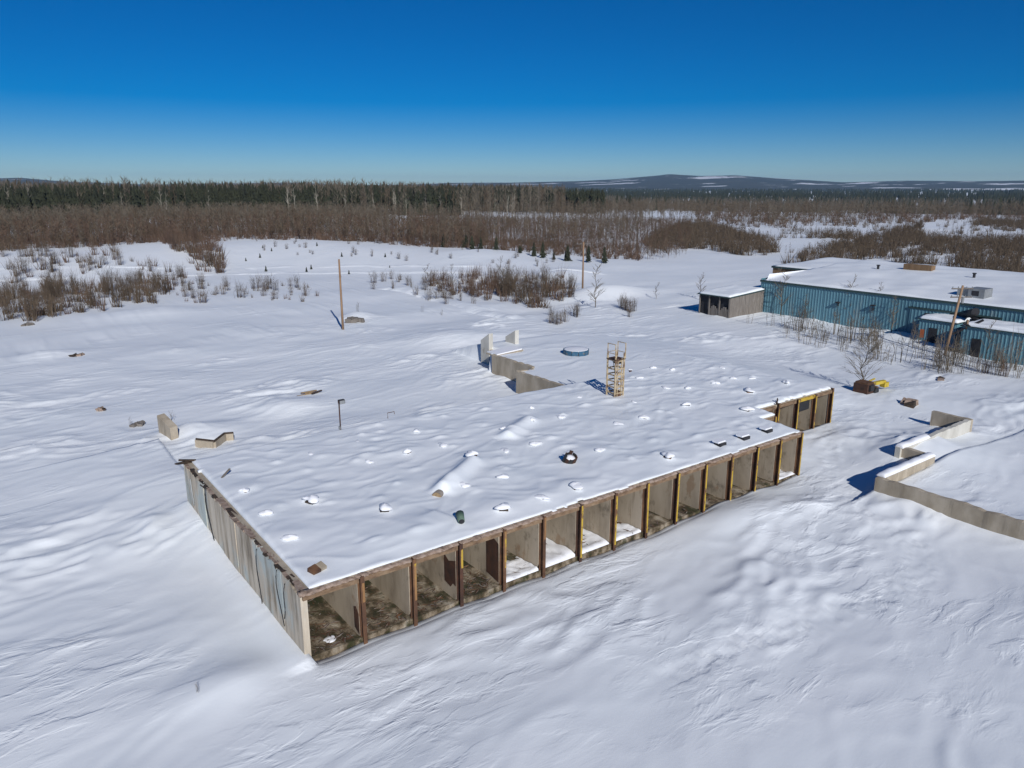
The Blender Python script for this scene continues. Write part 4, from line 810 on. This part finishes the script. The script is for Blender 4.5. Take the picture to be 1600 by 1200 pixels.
forest(polar_pts(2300, -150, 720, lambda px: 320+.12*max(px, 0), lambda px: 520, 8.5, 15.5, .95, cd_)+polar_pts(1000, 560, 940, 480, 760, 11, 16, .95, cd_), CON, 'dark conifer in the band above the brown wood at left', 'dark conifers of the left band', 'conifer', 'tree', 300, 'conifer_forest', 'dark conifer band above the brown wood at left')
forest(polar_pts(3600, -150, 880, 380, 820, 11.5, 18, .85, noise01(45, 2, -.15, .3)), ASG+ASB[:2], '', '', 'aspen', 'tree', 0, 'aspen_wood', 'grey bare aspens along the left skyline')
forest(polar_pts(900, -150, 860, 540, 900, 12, 18.5, .9, noise01(80, 9, -.2, .3)), CON, '', '', 'conifer', 'tree', 0, 'conifer_forest', 'conifers breaking the left skyline')
forest(polar_pts(130, -100, 900, 330, 640, 11, 16, .9), ASW, 'tall bare pale-trunked aspen among dark conifers', 'pale aspens among the conifers', 'pale_aspen', 'tree', 130, 'aspen_wood', '')
# small spruces along the bank
row = [bp(x, y, 1.5) for x, y in [(690, 391), (705, 393), (722, 395), (735, 396), (748, 397), (762, 398), (780, 398), (792, 400), (812, 401), (828, 402), (846, 403), (862, 404), (885, 405), (902, 406), (915, 407), (930, 407), (948, 408), (958, 409)]]
for i, q in enumerate(row): place(CON[i % 6], 'spruce', q[0]+random.uniform(-2, 2), q[1]+random.uniform(0, 5), random.uniform(1.8, 4.0), 1.3, 'small dark spruce in the row at the bank edge before the brown wood', 'tree', 'small spruces along the bank')
for (px, py) in poly_pts([(360, 392), (640, 395), (640, 415), (380, 420)], 14): q = bp(px, py, 2); place(CON[0], 'spruce', q[0], q[1], random.uniform(.7, 1.3), 1.5, 'tiny dark spruce seedling dotted on the white bank', 'tree', 'spruce seedlings on the bank')
# right: brush flats with open snow, brown wood, far conifers
forest(polar_pts(4200, 640, 1075, lambda px: edge(px)+4, lambda px: 345 if px < 900 else 385, 2.5, 4.5, 1.1, lane), ASR+ASB, 'bare willow in the brown brush behind the spruce row', 'willows behind the spruce row', 'willow', 'shrub', 150, 'brush', 'brown willow brush behind the spruce row')
PB = [([(1060, 352), (1100, 350), (1170, 370), (1212, 388), (1205, 398), (1160, 400), (1085, 388), (1040, 392), (1020, 400), (1000, 380)], 1), ([(1218, 412), (1300, 384), (1380, 364), (1425, 356), (1440, 380), (1330, 412), (1300, 416)], 1),
      ([(1440, 374), (1610, 376), (1800, 380), (1800, 398), (1430, 396)], 1), ([(1330, 398), (1800, 398), (1800, 440), (1560, 440)], .5), ([(1480, 346), (1800, 340), (1800, 366), (1560, 362)], .3), ([(1300, 364), (1240, 372), (1320, 376), (1340, 366)], .2)]
forest(polar_pts(6000, 990, 1800, 130, 480, 2.2, 4.0, 1.25, belt(PB)), ASB+BRB, 'bare willow in the brush belts right of the snow road', 'willows of the right flats', 'willow', 'shrub', 150, 'brush', 'brown willow brush over the right flats')
forest(polar_pts(1500, 900, 1800, 210, 460, 1.6, 3.2, 1.2, noise01(26, 6, -.05, .45)), ASB+ASG+BRB, '', '', 'brush', 'brush', 0, 'brush', 'thin scattered brush over the open right flats')
wood = belt([([(860, 300), (1900, 300), (1900, 341), (1480, 344), (1420, 349), (1330, 352), (1200, 358), (1100, 349), (1060, 347), (860, 348)], 1)])
forest(polar_pts(5200, 860, 1900, 330, 900, 6, 10, 1.15, wood), ASB+ASG, '', '', 'aspen', 'tree', 0, 'aspen_wood', 'brown bare wood across the right half of the plain')
forest(polar_pts(1000, 1080, 1900, 330, 560, 2.5, 5, 1.2, wood), ASB+BRR, '', '', 'brush', 'brush', 0, 'brush', 'dark red brush in front of the right-hand wood')
forest(polar_pts(2400, 880, 1900, 850, 1500, 12, 17, 1.1), ASG, '', '', 'aspen', 'tree', 0, 'aspen_wood', 'grey bare wood in the middle distance at right')
forest(polar_pts(500, 880, 1900, 640, 1300, 10, 15, 1., noise01(90, 9, .1, .3))+polar_pts(4200, 820, 1950, 1150, 3000, 13, 19, 1.1, noise01(160, 3, -.4, .1)), FCON, '', '', 'conifer', 'tree', 0, 'conifer_forest', 'blue-dark conifer forest below the far hill')
forest(polar_pts(2600, 300, 1950, 2600, 5400, 14, 22, 2.0), FCON, '', '', 'conifer', 'tree', 0, 'conifer_forest', 'far hazy conifer plain before the hills')
# ------------------------------------------------------------------ haze
hz = MB().box((-13500, -13500, -25), (13500, 13500, 190)).mesh('haze', SNOW); hm = bpy.data.materials.new('haze'); hm.use_nodes = True; n = hm.node_tree.nodes; n.remove(n['Principled BSDF'])
pv = n.new('ShaderNodeVolumePrincipled'); pv.inputs['Density'].default_value = 4.5e-5; pv.inputs['Color'].default_value = (.38, .68, 1, 1); pv.inputs['Anisotropy'].default_value = 0
hm.node_tree.links.new(pv.outputs[0], n['Material Output'].inputs['Volume']); hz.materials.clear(); hz.materials.append(hm)
tag(link('haze', hz), 'thin blue winter haze in front of the far hills', 'haze', None, 'stuff')
